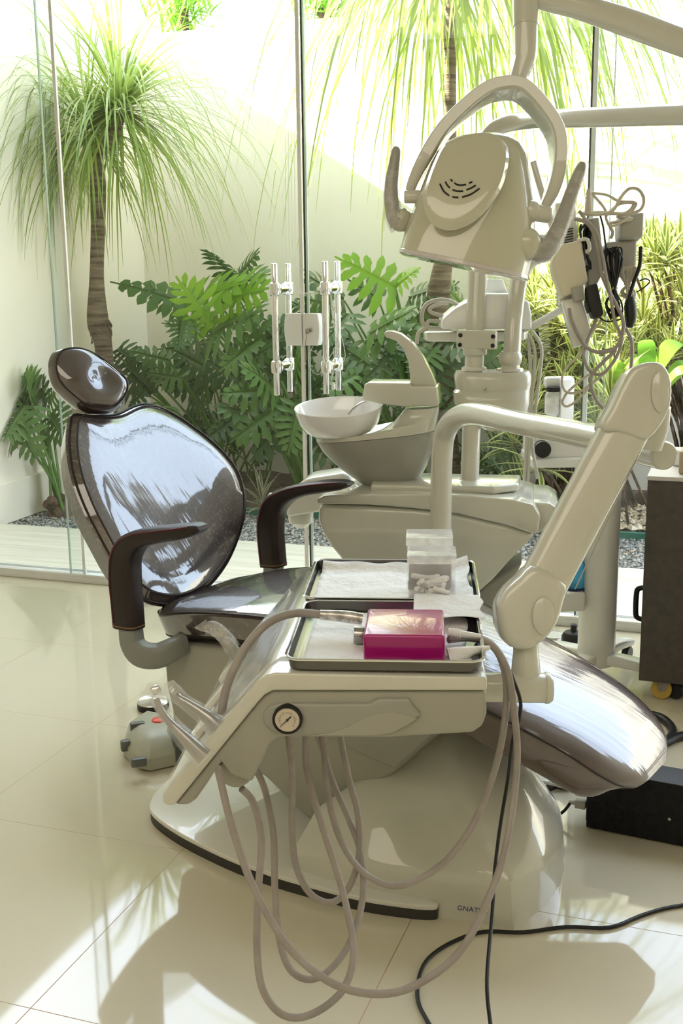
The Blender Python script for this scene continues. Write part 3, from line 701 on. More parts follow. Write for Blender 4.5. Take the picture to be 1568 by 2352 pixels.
# lifting column cover under the seat
pts = [CH.px(x, y, -.25) for x, y in ((372, 1480), (381, 1580), (400, 1660), (607, 1786), (718, 1893), (905, 1775), (985, 1690), (900, 1520))]
obj('lift_cover', prism(new(), pts, CH.y*.50, .012), M['ivory_shade'], chair)
pts = [CH.px(x, y, -.262) for x, y in ((730, 1690), (900, 1640), (1030, 1650), (985, 1690), (905, 1768))]
obj('lift_arm', prism(new(), pts, CH.y*.5, .008), M['grey_plastic'], chair)
# seat and leg rest
st_ = [(-.05, .485, .12, .03), (-.035, .503, .165, .055), (-.01, .513, .205, .078), (.04, .526, .238, .09), (.15, .555, .26, .095), (.33, .582, .272, .10), (.5, .592, .272, .105), (.63, .578, .265, .11), (.72, .553, .257, .115)]
lg_ = [(.72, .553, .257, .115), (.80, .528, .25, .118), (.95, .482, .24, .12), (1.08, .437, .228, .12), (1.18, .395, .21, .12), (1.245, .355, .19, .115), (1.285, .318, .155, .09), (1.30, .290, .10, .05)]
def cushion_rings(stn, bm):
    s = [x[0] for x in stn]; rs = []
    SS, ZZ, WW, TT = (cromf([x[i] for x in stn], 4) for i in range(4))
    for i in range(len(SS)):
        a, c = max(i-1, 0), min(i+1, len(SS)-1); t = V((SS[c]-SS[a], ZZ[c]-ZZ[a])).normalized() if False else None
        dx, dz = SS[c]-SS[a], ZZ[c]-ZZ[a]; L = math.hypot(dx, dz); nx, nz = -dz/L, dx/L
        w, th = WW[i], TT[i]; r = []
        for cx, cy in rrect(1, 1, .42, 5)+[]:
            # crown the top a little
            h = cy*th/2-th/2+(.012*(1-cx*cx) if cy > 0 else 0)
            tap = 1.0 if cy > -.2 else .95
            r.append(CH(SS[i]+nx*h, cx*w*tap, ZZ[i]+nz*h))
        rs.append(r)
    loft(bm, rs); return rs
b = new(); r1 = cushion_rings(st_, b); seat = obj('seat', b, M['film_seat'], chair, label='film wrapped dark leather seat')
b = new(); r2 = cushion_rings(lg_, b); leg = obj('leg_rest', b, M['film_leg'], chair, label='leg rest tightly wrapped in shiny film')
def edge_line(rs, k, r, m_, par, nm='piping'):
    obj(nm, tube(new(), [q[k] for q in rs[1:-1]], r, 6, 1), M[m_], par)
edge_line(r1, 1, .0028, 'leather', seat); edge_line(r1, 10, .0028, 'leather', seat); edge_line(r2, 10, .0028, 'leather', leg); edge_line(r2, 1, .0028, 'leather', leg)
edge_line(r1, 13, .0028, 'leather', seat)
obj('seat_frame', box(new(), CH(.42, 0, .452), .34, .20, .03, CH, .012), M['charcoal'], chair)
# backrest
rec = R(35); BU = (CH.x*-math.sin(rec)+V((0, 0, 1))*math.cos(rec)); BN = CH.y.cross(BU).normalized(); BP = CH(-.02, 0, .50)
if BN.dot(CH.x) < 0: BN = -BN
def bk(x, y, off=0): return onP(x, y, BP+BN*off, BN)
outl = [(166, 950), (155, 975), (150, 1030), (158, 1100), (184, 1175), (222, 1250), (262, 1320), (310, 1375), (360, 1394), (420, 1388), (480, 1350), (525, 1285), (551, 1200), (549, 1140), (528, 1085), (480, 1028), (420, 975), (370, 940), (335, 927), (305, 931), (262, 950), (205, 953)]
op = closedc([bk(*p) for p in outl], 4); ctr = bk(345, 1165)
bc = bk(345, 1165)
def warp(p):
    q = (p-bc); u = q.dot(CH.y); v = q.dot(BU); return p+BN*((.16*u*u)-.10*max(0, v-.12)**1.5-.022*math.exp(-((v-.05)/.16)**2)*0)
back = obj('backrest', cushion(new(), op, ctr, BN, .040, .085, 12, 6, warp=warp, pf=3.2), M['film'], chair, label='film wrapped backrest')
def inset(f, off): return [warp(ctr+(p-ctr)*f)+BN*off for p in op]
q = inset(.93, .030); obj('piping', tube(new(), q+[q[0]], .003, 6, 1), M['leather'], back)
q = inset(.985, .010); obj('piping', tube(new(), q+[q[0]], .003, 6, 1), M['leather'], back)
# headrest
hd = [(111, 850), (114, 822), (130, 804), (168, 800), (205, 812), (245, 838), (280, 868), (293, 890), (287, 918), (265, 943), (235, 950), (190, 944), (150, 915), (122, 885)]
ht = R(24); HU = CH.x*-math.sin(ht)+V((0, 0, 1))*math.cos(ht); HN = CH.y.cross(HU).normalized(); HN = HN if HN.dot(CH.x) > 0 else -HN
HN = (HN-CH.y*.30).normalized(); HP = bk(205, 945, .02)
ho = closedc([onP(x, y, HP, HN) for x, y in hd], 4); hc = onP(205, 878, HP, HN)
def hwarp(p):
    q = p-hc; d2 = (q-HN*q.dot(HN)); dd = d2-(onP(228, 878, HP, HN)-hc); return p-HN*(.020*math.exp(-(dd.length/.045)**2)) if q.dot(HN) > 0 else p
hr = obj('headrest', cushion(new(), ho, hc, HN, .052, .055, 12, 2.6, warp=hwarp), M['film_smooth'], chair, label='egg shaped film wrapped headrest')
q = [hc+(p-hc)*.90+HN*.030 for p in ho]; obj('piping', tube(new(), q+[q[0]], .0025, 6, 1), M['leather'], hr)
obj('headrest_bracket', box(new(), bk(215, 960, -.05), .03, .06, .05, CH, .01), M['steel'], chair)
# armrests
def armrest(l, path, brk, lab):
    P = [CH.px(x, y, l) for x, y in path]
    d = [(.041, .030), (.042, .030), (.042, .031), (.037, .032), (.025, .036), (.020, .038), (.018, .038), (.014, .031), (.005, .019)]
    a = obj('armrest', sweep(new(), P, d, CH.x, rsq(.62, 5), 6), M['leather'], chair, label=lab)
    # piping seams
    for sgn in (-1, 1):
        n = V(CH.x); cp_ = crom(P, 6); aa = cromf([x[0] for x in d], 6); cc = cromf([x[1] for x in d], 6); out = []
        for i, p in enumerate(cp_):
            t = (cp_[min(i+1, len(cp_)-1)]-cp_[max(i-1, 0)]).normalized(); n = (n-t*n.dot(t)).normalized(); bb = t.cross(n)
            out.append(p+n*(-aa[i]*.62*1)+bb*(sgn*cc[i]*.97))
        obj('piping', tube(new(), out[2:-6:2], .0022, 6, 2), M['maroon'], a)
    t0 = (P[1]-P[0]).normalized(); obj('stitched_hem', sweep(new(), [P[0]+t0*.006, P[0]+t0*.0085], [(.0418, .0308)]*2, CH.x, rsq(.62, 5), 1), M['thread'], a)
    if brk:
        Q = [CH.px(x, y, l+o) for x, y, o in brk]
        obj('armrest_bracket', sweep(new(), Q, [(.028, .024), (.030, .024), (.032, .024), (.030, .024), (.028, .022), (.026, .02)], CH.x, rsq(.5, 4), 6), M['arm_grey'], chair, label='grey J-shaped bracket')
armrest(-.345, [(296, 1440), (292, 1390), (287, 1325), (292, 1270), (322, 1238), (375, 1226), (420, 1220), (452, 1214), (467, 1211)], [(300, 1440, 0), (305, 1478, 0), (325, 1502, 0), (362, 1506, .02), (395, 1492, .05), (420, 1478, .09)], 'brown leather armrest in front of the backrest')
armrest(.345, [(628, 1300), (624, 1262), (621, 1210), (630, 1165), (660, 1138), (700, 1124), (745, 1117), (785, 1113), (805, 1110)], [(628, 1300, 0), (628, 1330, 0), (630, 1350, 0), (630, 1370, -.03), (630, 1385, -.06), (630, 1395, -.10)], 'brown leather armrest on the far side')
# lettering on the base cover
def lettering(name, body, size, pos, xdir, up, mt, parent, ext=.0004):
    cu = bpy.data.curves.new(name, 'FONT'); cu.body = body; cu.size = size; cu.extrude = ext; cu.align_x = 'LEFT'
    o = bpy.data.objects.new(name, cu); COL.objects.link(o); dg = bpy.context.evaluated_depsgraph_get(); me = bpy.data.meshes.new_from_object(o.evaluated_get(dg))
    bpy.data.objects.remove(o); bpy.data.curves.remove(cu)
    X = V(xdir).normalized(); Z = X.cross(V(up)).normalized(); Y = Z.cross(X); mt4 = Matrix((X, Y, Z)).transposed().to_4x4(); mt4.translation = V(pos)-V(parent['_o']); me.transform(mt4)
    me.name = name; me.materials.clear(); me.materials.append(M[mt]); q = bpy.data.objects.new(name, me); COL.objects.link(q); q['_o'] = parent['_o']; q.parent = parent; return q
sa, sb = CH(.955, -.402, .05), CH(1.10, -.333, .05); tx = (sb-sa).normalized(); nrm = tx.cross(V((0, 0, 1))).normalized()
if nrm.dot(CH.y) > 0: nrm = -nrm
def side(x, y): return onP(x, y, sa+nrm*.0035, nrm)
p0, p1 = side(1049, 2090), side(1112, 2098)
lettering('lettering', 'GNATUS', (p1-p0).length/3.6*1.0, p0, p1-p0, (0, 0, 1), 'ink_blue', cov)
c = side(1118, 2086); rr = .0045
b = new(); tube(b, [c+tx*(rr*math.cos(a))+V((0, 0, rr*math.sin(a))) for a in [R(20+k*20) for k in range(9)]], .0012, 6, 1); obj('ring_mark', b, M['ink_red'], cov)
b = new(); tube(b, [c+tx*(rr*math.cos(a))+V((0, 0, rr*math.sin(a))) for a in [R(200+k*20) for k in range(9)]], .0012, 6, 1); obj('ring_mark', b, M['ink_yellow'], cov)

# ================================================================== WATER UNIT WITH CUSPIDOR
uo = D(1000, 1150, 3.38); U = Frame((uo.x, uo.y, 0), R(10))
unit = thing('water_unit', U(0, .2, 0), 'ivory dental water unit with a boat shaped body carrying a white basin', 'dental unit')
def up_(pts, l): return [U.px(x, y, l) for x, y in pts]
hull = closedc(up_([(732, 1160), (731, 1195), (752, 1245), (792, 1300), (850, 1350)], 0), 1)
hull = up_([(731, 1158), (729, 1195), (738, 1222), (760, 1258), (795, 1300), (850, 1345), (950, 1375), (1050, 1380), (1092, 1368), (1130, 1335), (1170, 1290), (1232, 1228), (1160, 1205), (1050, 1180), (950, 1168)], 0)
obj('unit_body', prism(new(), hull, U.y*.34, .02, 4), M['ivory'], unit)
lid = up_([(729, 1158), (727, 1146), (745, 1138), (850, 1134), (960, 1134), (1080, 1139), (1180, 1148), (1225, 1160), (1240, 1185), (1236, 1222), (1228, 1228), (1160, 1206), (1050, 1180), (950, 1168), (850, 1160)], -.012)
lidb = prism(new(), lid, U.y*.36, .012, 4)
obj('unit_lid', lidb, M['ivory'], unit)
end = up_([(1200, 1152), (1262, 1156), (1284, 1170), (1284, 1185), (1262, 1210), (1236, 1226), (1225, 1222)], .05)
obj('end_cap', prism(new(), end, U.y*.30, .014, 4), M['ivory'], unit)
z1 = U.px(1000, 1134, .1).z
pd = [atZ(x, y, z1+.012) for x, y in ((790, 1128), (1130, 1134), (1182, 1118), (1184, 1104), (790, 1108))]
zz = U.px(1000, 1136, 0).z
pd = [U(*p) for p in ((-.20, .04, zz-.004), (.17, .035, zz-.004), (.245, .10, zz-.004), (.25, .25, zz-.004), (-.22, .25, zz-.004))]
obj('top_plinth', prism(new(), pd, (0, 0, .024), .008), M['ivory'], unit)
# back shoulder of the unit at the left
obj('side_pod', prism(new(), up_([(655, 1190), (660, 1135), (700, 1100), (790, 1086), (810, 1100), (810, 1165), (760, 1172)], .25), U.y*.15, .015), M['ivory_pale'], unit)
b = lathe(new(), U.px(690, 1172, .33)+V((0, 0, -.06)), [(.015, 0), (.04, .02), (.045, .06)], seg=16); obj('suction_filter', b, M['ivory_pale'], unit)
b = new(); a = U.px(618, 1160, .33); tube(b, [a+V((0, 0, -.05)), a+V((0, 0, .02)), a+V((.01, 0, .035)), a+V((.02, 0, .02)), a+V((.022, 0, -.02))], .008, 8, 4); obj('suction_hook', b, M['white'], unit)
obj('unit_leg', prism(new(), up_([(1085, 1370), (1130, 1335), (1200, 1290), (1150, 1400), (1100, 1560), (1020, 1560), (1020, 1372)], .12), U.y*.16, .01), M['ivory_shade'], unit)
# cuspidor
CL = .17; zt = zz+.02
def egg(rows_, sq=.9):
    b = new(); rings = []
    for (x0, y0), (x1, y1), dp in rows_:
        a, c = U.px(x0, y0, CL), U.px(x1, y1, CL); m_ = (a+c)/2; w = (c-a)/2
        rings.append([m_+w*(math.copysign(abs(math.cos(t))**sq, math.cos(t)))+U.y*(dp*math.copysign(abs(math.sin(t))**sq, math.sin(t))) for t in [2*PI*k/40 for k in range(40)]])
    return loft(b, rings)
obj('cuspidor_base', egg([((868, 1122), (930, 1122), .035), ((850, 1118), (944, 1117), .055), ((831, 1108), (957, 1107), .07), ((806, 1091), (970, 1088), .085), ((783, 1074), (981, 1068), .095), ((757, 1051), (990, 1042), .104), ((740, 1033), (995, 1018), .108), ((728, 1012), (1000, 986), .11)]), M['grey_plastic'], unit, label='grey lower bowl of the cuspidor')
def plate(name, pts, half, bev, m_, par=unit, l=CL): return obj(name, prism(new(), up_(pts, l-half), U.y*(2*half), bev, 4, 20), M[m_], par)
obj('cuspidor_body', egg([((728, 1011), (1000, 985), .1105), ((727, 1004), (1004, 968), .11), ((775, 1003), (1006, 955), .10), ((840, 999), (1007, 950), .09), ((878, 985), (1008, 944), .08), ((905, 968), (1008, 940), .073), ((920, 950), (1008, 936), .07), ((931, 936), (1008, 932), .07)], .8), M['ivory'], unit)
plate('cup_stand', [(831, 921), (836, 884), (843, 879), (942, 881), (942, 889), (1002, 889), (1008, 932), (931, 935), (900, 932)], .07, .01, 'ivory')
nk = [(942, 888), (941, 862), (937, 831), (925, 800), (908, 783), (886, 775), (881, 768), (884, 761), (898, 760), (920, 767), (949, 790), (971, 821), (990, 857), (1002, 888)]
plate('water_spout', nk, .032, .012, 'ivory')
c = U.px(895, 881, CL); obj('cup_well', lathe(new(), c+V((0, 0, .0)), [(.042, 0), (.042, .006), (.036, .006), (.034, .001), (.0, .001)], cap=(True, False)), M['ivory_pale'], unit)
# basin tilted slightly to the front
bcn = U.px(777, 934, CL-.02); axb = (V((0, 0, 1))-FW*.13-U.x*.03).normalized()
pr = [(.045, -.085), (.085, -.083), (.110, -.070), (.127, -.045), (.136, -.015), (.1385, .0), (.1365, .002), (.133, -.002), (.124, -.035), (.105, -.060), (.07, -.073), (.0, -.076)]
cb = obj('basin', lathe(new(), bcn, pr, axb, 48, (True, False)), M['ceramic'], unit, label='white ceramic spittoon basin')
b = new(); tube(b, [U.px(848, 920, CL), U.px(830, 925, CL), U.px(812, 938, CL), U.px(800, 952, CL)], .0035, 8, 4); obj('rinse_tube', b, M['steel'], cb)
b = new()
for x in (818, 831): a = U.px(x, 948, CL+.03); tube(b, [a, a+V((0, 0, .035)), a+V((.002, 0, .052))], [.0045, .004, .0025], 8, 2)
obj('rinse_nozzle', b, M['white'], cb)
# poles on the unit
pf = U.px(1078, 1110, .15); PD_1 = (pf-EYE).dot(FW)
obj('pole_flange', lathe(new(), pf+V((0, 0, -.012)), [(.048, 0), (.047, .008), (.040, .012), (.040, .017), (.031, .026)]), M['ivory'], unit)
ptop = D(1086, 870, PD_1); b = new(); tube(b, [pf, D(1086, 868, PD_1)], .0285, 24, 1); obj('lower_pole', b, M['ivory'], unit)
Dp = PD_1
hs = Frame(D(1130, 900, Dp-.04), R(6))
b = new(); rings = []
for y, x0, x1, dp in ((858, 1052, 1206, .045), (852, 1047, 1214, .06), (862, 1043, 1218, .066), (882, 1044, 1217, .064), (893, 1046, 1215, .058), (900, 1041, 1214, .066), (925, 1042, 1213, .066), (945, 1052, 1208, .062), (965, 1075, 1203, .055), (985, 1110, 1195, .045)):
    a, c = D(x0, y, Dp), D(x1, y, Dp); m_ = (a+c)/2; w = (c-a).length/2; X = (c-a).normalized(); Yd = X.cross(V((0, 0, 1))).normalized()
    rings.append([m_+X*(w*q[0])+Yd*(dp*q[1]) for q in rrect(1, 1, .75, 6)])
loft(b, rings); obj('pole_housing', b, M['ivory'], unit)
b = cyl(new(), D(1113, 893, Dp-.068), D(1113, 893, Dp-.062), .006, 12, .001); obj('screw', b, M['steel'], unit)
# lamp pole: rises, bends to the right and carries the lamp arm
b = new(); tube(b, [D(1088, 862, Dp), D(1090, 800, Dp), D(1096, 640, Dp), D(1104, 440, Dp)], [.0295]*4, 24, 2)
obj('lamp_pole', b, M['ivory'], unit)
obj('pole_collar', lathe(new(), D(1088, 850, Dp), [(.040, 0), (.038, .008), (.030, .012)]), M['ivory_pale'], unit)
b = new(); tube(b, [D(1104, 440, Dp), D(1110, 350, Dp), D(1124, 308, Dp-.01), (D(1160, 285, Dp-.04)), D(1215, 276, Dp-.12), D(1290, 272, 3.18), D(1568, 263, 2.80), D(1800, 256, 2.55)], [.026]*8, 24, 6)
obj('lamp_boom', b, M['ivory'], unit)
b = new(); tube(b, [D(1173, 858, Dp-.01), D(1178, 760, Dp-.01), D(1186, 680, Dp), D(1196, 630, Dp), D(1225, 590, Dp), D(1290, 575, Dp-.05)], [.027]*6, 22, 5)
obj('holder_pole', b, M['ivory'], unit)
obj('ball_joint', lathe(new(), D(1171, 852, Dp-.01), [(.042, 0), (.040, .008), (.028, .010), (.028, .018), (.034, .024), (.037, .040), (.034, .054), (.028, .060)]), M['ivory'], unit)
# shelf clamped to the pole
ck = Frame(D(1095, 780, Dp-.035), R(-10)); cf = D(1095, 780, Dp-.035)
a = D(1047, 780, Dp); c = D(1143, 780, Dp); hw = (c-a).length/2
cl_ = obj('shelf_clamp', box(new(), cf, hw, .012, .029, ck, .006), M['ivory'], unit)
obj('clamp_ring', lathe(new(), D(1090, 815, Dp), [(.036, 0), (.038, .004), (.038, .02), (.034, .024)]), M['ivory'], unit)
for x, y in ((1057, 770), (1132, 773), (1056, 792), (1131, 794)):
    p = onP(x, y, cf-ck.y*.013, ck.y); obj('bolt', lathe(new(), p+ck.y*.004, [(.0065, 0), (.0065, .006), (.003, .006), (.003, .003), (0, .003)], -ck.y, 12, (True, False)), M['black'], cl_)
SH = Dp+.16
sp = [D(x, y, SH+o) for x, y, o in ((972, 768, 0), (980, 764, -.05), (1048, 764, -.08), (1150, 764, -.08), (1205, 768, -.05), (1212, 770, 0), (1205, 768, .14), (985, 768, .14))]
zs = D(1090, 756, SH).z; sp = [V((p.x, p.y, zs-.035)) for p in sp]
shelf = obj('shelf', prism(new(), sp, (0, 0, .03), .006), M['ivory'], unit)

# white curing machine on the shelf
dv = thing('polishing_machine', D(1110, 755, SH), 'white desktop dental machine with a sloping front on the shelf behind the poles', 'dental machine')
def sh(x, y, o): return D(x, y, SH+o)
b = new(); a = [(1006, 752), (1008, 728), (1035, 705), (1078, 683), (1085, 672), (1165, 672), (1200, 690), (1206, 720), (1206, 752)]
prism(b, [sh(x, y, -.03) for x, y in a], FW.cross(V((0, 0, 1))).cross(V((0, 0, -1)))*-.13, .008); obj('housing', b, M['white'], dv)
b = prism(new(), [sh(x, y, -.035) for x, y in ((1040, 753), (1040, 738), (1204, 736), (1204, 754))], (FW-V((0, 0, FW.z)))*.13, .003); obj('lower_band', b, M['grey_plastic'], dv)
b = prism(new(), [sh(x, y, -.04) for x, y in ((1134, 681), (1136, 671), (1165, 669), (1168, 681))], (FW-V((0, 0, FW.z)))*.04, .002); obj('display', b, M['steel'], dv)
b = prism(new(), [sh(x, y, -.02) for x, y in ((1118, 672), (1120, 640), (1155, 642), (1165, 672))], (FW-V((0, 0, FW.z)))*.05, .003); obj('control_head', b, M['white'], dv)
hz = thing('machine_hose', sh(975, 752, -.04), 'loops of pale hose coiled on the shelf in front of the white machine', 'hose', 'pale machine hoses')
b = new(); tube(b, [sh(1075, 730, -.05), sh(1050, 700, -.06), sh(1015, 688, -.06), sh(980, 698, -.06), sh(968, 725, -.07), sh(975, 748, -.07), sh(1000, 754, -.07), sh(1040, 752, -.06)], .0065, 10, 5); obj('hose', b, M['hose_pale'], hz)
for pts, ds in (([(1072, 748), (1020, 728), (988, 716), (990, 706), (1010, 698), (1030, 696)], 'pale hose doubled over on the shelf'), ([(1070, 752), (1025, 740), (985, 738), (978, 752), (960, 765), (957, 790)], 'pale hose hanging off the left end of the shelf')):
    h_ = obj('machine_hose', tube(new(), [sh(x, y, -.075) for x, y in pts], .0062, 9, 5), M['hose_pale']); tag(h_, ds, 'hose')
for k, (dx, dy) in enumerate(((0, 0), (6, 3), (3, 9))):
    h_ = obj('machine_hose', tube(new(), [sh(1200+dx*.3, 758+dy*.2, -.08), sh(1230, 740+dy, -.07), sh(1262, 722+dy, -.05), sh(1290+dx*.4, 705+dy, -.03)], .006, 9, 4), M['hose_pale']); tag(h_, ('top', 'middle', 'lowest')[k]+' of three pale hose ends sticking out right of the shelf', 'hose', 'three hose ends beside the shelf')
for k, pts in enumerate(([(1205, 765), (1215, 800), (1218, 900), (1210, 1000), (1203, 1120)], [(1212, 765), (1228, 810), (1222, 900), (1215, 1010), (1212, 1115)], [(1222, 760), (1243, 800), (1238, 870), (1228, 950), (1222, 1020), (1235, 1100)])):
    h_ = obj('hanging_hose', tube(new(), [sh(x, y, .03) for x, y in pts], .0058, 9, 5), M['hose_pale']); tag(h_, 'pale hose hanging from the shelf down to the unit, '+('left', 'middle', 'right')[k]+' of three', 'hose')
# ================================================================== OPERATING LAMP
LD = 2.36
def lp(x, y, o=0): return D(x, y, LD+o)
pxm = LD/FPX
lamp = thing('operating_lamp', lp(1070, 600, .02), 'beige dental lamp head on a curved yoke, seen from behind', 'dental lamp')
sec = [((1085, 309), (1145, 307), .02), ((1050, 316), (1178, 316), .05), ((1022, 330), (1199, 334), .072), ((1004, 350), (1211, 360), .088), ((986, 385), (1219, 410), .10), ((966, 435), (1226, 467), .108), ((944, 492), (1228, 540), .112), ((928, 537), (1223, 592), .113), ((919, 572), (1212, 634), .113)]
b = new(); rings = []; GV = (ray(1066, 612).normalized()-UP*.04).normalized()
for (x0, y0), (x1, y1), dp in sec:
    a, c = lp(x0, y0), lp(x1, y1); m_ = (a+c)/2; X = (c-a).normalized(); w = (c-a).length/2
    rings.append([m_+X*(w*math.copysign(abs(math.cos(t))**.72, math.cos(t)))+GV*(dp*math.copysign(abs(math.sin(t))**.72, math.sin(t))) for t in [2*PI*k/40 for k in range(40)]])
loft(b, rings); head = obj('lamp_housing', b, M['ivory_lamp'], lamp, ang=60)
# clear lens rim
b = new(); rings = []
for f, dn in ((1.0, 0), (1.012, 1), (1.012, 9), (.98, 12), (.6, 12)):
    a, c = lp(919, 572+dn), lp(1212, 634+dn); m_ = (a+c)/2; X = (c-a).normalized(); w = (c-a).length/2*f
    rings.append([m_+X*(w*math.copysign(abs(math.cos(t))**.72, math.cos(t)))+GV*(.113*f*math.copysign(abs(math.sin(t))**.72, math.sin(t))) for t in [2*PI*k/40 for k in range(40)]])
loft(b, rings); lens = mat('lens_plastic', (.62, .58, .56), .12, coat=1); obj('lens_rim', b, lens, lamp, label='greyish clear lens rim')
ov = [(1017, 333), (1055, 314), (1103, 305), (1142, 312), (1167, 342), (1165, 387), (1151, 432), (1122, 477), (1084, 512), (1039, 529), (1001, 521), (979, 496), (971, 457), (979, 419), (993, 380)]
oc = lp(1070, 420, -.118); on_ = (-FW*1+UP*.16-RT*.05).normalized()
oo = closedc([onP(x, y, oc, on_) for x, y in ov], 4)
cv = obj('rear_cover', cushion(new(), oo, onP(1070, 420, oc, on_), on_, .016, .04, 12, 4, pf=3), M['ivory_lamp'], lamp, label='smooth oval back cover')
def zz_(pts): return [(880+x/3.136, 180+y/3.136) for x, y in pts]
slits = [[(485, 727), (497, 742)], [(512, 752), (530, 765), (560, 770), (595, 765)], [(618, 755), (640, 745)], [(448, 745), (460, 768), (480, 790)], [(498, 802), (530, 812), (575, 812)], [(598, 803), (632, 790), (665, 770)], [(408, 760), (435, 812), (475, 845)], [(497, 852), (520, 857), (540, 857)], [(567, 855), (630, 835), (692, 793)]]
b = new(); oi = onP(1070, 420, oc, on_)
def front(x, y):
    p = onP(x, y, oc+on_*.03, on_); 
    # height of the dome here
    best = 1
    q = onP(x, y, oc, on_)-oi; r = q.length; dr = q.normalized() if r > 1e-6 else V((0, 0, 1)); R0 = max((o-oi).dot(dr) for o in oo); t = min(.98, r/R0)
    h = .016*(max(0, 1-t**4))**(1/3); return onP(x, y, oc+on_*(h+.0008), on_)
for s in slits: tube(b, [front(x, y) for x, y in zz_(s)], .0017, 6, 3)
obj('vent_slits', b, M['black'], cv)
# right side shoulder panel
b = prism(new(), [lp(x, y, -.055) for x, y in ((1178, 352), (1184, 346), (1200, 350), (1208, 372), (1216, 430), (1221, 500), (1212, 560), (1190, 600), (1165, 560), (1166, 450))], FW*.10, .012, 4)
obj('side_panel', b, M['ivory_lamp'], lamp)
# yoke
yk = [(939, 452), (946, 425), (972, 372), (1012, 308), (1066, 252), (1115, 215), (1158, 203), (1192, 206), (1224, 232), (1258, 275), (1276, 310), (1281, 350), (1277, 400), (1265, 445), (1248, 480)]
yoke = obj('yoke', sweep(new(), [lp(x, y, .0) for x, y in yk], [(.009, .022), (.011, .028)]+[(.014, .042)]*11+[(.013, .034), (.010, .024)], -RT, rsq(.3, 3), 6), M['ivory'], lamp)
b = new(); ball(b, lp(1217, 486, -.05), .023); cyl(b, lp(1222, 487, -.05), lp(1262, 494, -.045), .0175, 24, .003); obj('pivot', b, M['ivory'], lamp)
b = new(); cyl(b, lp(928, 452, -.03), lp(965, 452, -.03), .0135, 20, .003); obj('pivot', b, M['ivory'], lamp)
hb = new(); ball(hb, lp(1208, 560, -.055), .033, (1, 1, 1)); obj('handle_base', hb, M['ivory_lamp'], lamp)
ha = obj('grip_handle', tube(new(), [lp(1220, 562, -.045), lp(1243, 572, -.05), lp(1268, 552, -.045), lp(1292, 500, -.04), lp(1315, 435, -.03), lp(1333, 388, -.03), lp(1337, 374, -.03)], [.022, .026, .019, .0155, .0135, .0115, .007], 18, 6), M['grey_plastic'], lamp)
obj('cling_film', tube(new(), [lp(1216, 560, -.045), lp(1243, 573, -.05), lp(1269, 553, -.045), lp(1293, 500, -.04), lp(1315, 437, -.03), lp(1330, 396, -.03)], [.030, .0285, .021, .0175, .0155, .0135], 18, 6, True), M['wrap'], ha, label='cling film round the handle')
hb = new(); ball(hb, lp(921, 505, -.005), .025); obj('handle_base', hb, M['ivory_lamp'], lamp)
ha = obj('grip_handle', tube(new(), [lp(915, 512, -.01), lp(903, 490, -.01), lp(898, 450, -.01), lp(899, 415, -.01), lp(905, 375, -.01), lp(909, 346, -.01), lp(910, 338, -.01)], [.020, .016, .0145, .0135, .0115, .0095, .006], 18, 6), M['grey_plastic'], lamp)
obj('cling_film', tube(new(), [lp(918, 515, -.01), lp(906, 498, -.01), lp(898, 450, -.01), lp(899, 415, -.01), lp(902, 395, -.01)], [.026, .021, .0165, .0155, .014], 18, 6, True), M['wrap'], ha, label='cling film round the handle')
# stem and spring arm
b = new(); tube(b, [lp(1185, 198, .0), lp(1194, 168, .0), lp(1204, 140, .0), lp(1207, 118, .0), lp(1207, 58, .0)], [.019, .0195, .0225, .024, .025], 22, 5); obj('stem', b, M['ivory'], lamp)
b = new(); tube(b, [lp(1207, 60), lp(1206, 15), lp(1205, -30)], .0265, 22, 1); obj('swivel', b, M['ivory'], lamp)
b = new(); tube(b, [lp(1190, -22, .01), lp(1250, -4, .01), lp(1330, 16, .01), lp(1450, 55, .02), lp(1568, 98, .05), lp(1800, 180, .12)], [.02, .024, .025, .0285, .0285, .0285], 24, 5); obj('spring_arm', b, M['ivory'], lamp)
b = new(); tube(b, [D(1800, 256, 2.55), D(1802, 215, 2.52), D(1800, 180, 2.48)], .034, 20, 1); obj('arm_joint', b, M['ivory'], lamp)

# ================================================================== DELIVERY UNIT
o_ = atZ(655, 1535, .80); DL = Frame(o_, R(15))
deliv = thing('delivery_unit', DL(.15, .3, -.8), 'ivory instrument table with a round pressure gauge in front of the chair', 'instrument table')
def dp_(pts, l=0): return [DL.px(x, y, l) for x, y in pts]
shell = dp_([(1118, 1556), (632, 1546), (612, 1551), (590, 1567), (565, 1594), (372, 1828), (374, 1845), (384, 1851), (400, 1851), (592, 1614), (607, 1598), (626, 1587), (1118, 1587)])
obj('top_shell', prism(new(), shell, DL.y*.62, .005, 3), M['ivory'], deliv)
body = dp_([(1116, 1587), (1117, 1640), (1108, 1668), (1085, 1684), (890, 1695), (640, 1694), (618, 1712), (607, 1740), (590, 1772), (578, 1798), (530, 1782), (508, 1750), (478, 1797), (449, 1838), (432, 1850), (400, 1850), (592, 1613), (607, 1597), (626, 1586)], .006)
obj('side_body', prism(new(), body, DL.y*.60, .006, 3), M['ivory_shade'], deliv)
pod = dp_([(512, 1745), (499, 1762), (501, 1785), (513, 1803), (532, 1812), (552, 1812), (572, 1800), (582, 1780), (560, 1745)], .03)
obj('hose_outlet', prism(new(), pod, DL.y*.50, .01, 3), M['ivory_shade'], deliv)
pan = dp_([(640, 1617), (760, 1618), (850, 1618), (868, 1606), (940, 1606), (948, 1622), (968, 1643), (955, 1652), (935, 1666), (900, 1685), (860, 1691), (740, 1691), (650, 1689), (622, 1680), (605, 1662), (603, 1642), (615, 1625)], -.002)
pnl = obj('gauge_panel', prism(new(), pan, DL.y*.02, .004, 3), M['grey_plastic'], deliv, label='warm grey inset panel round the gauge')
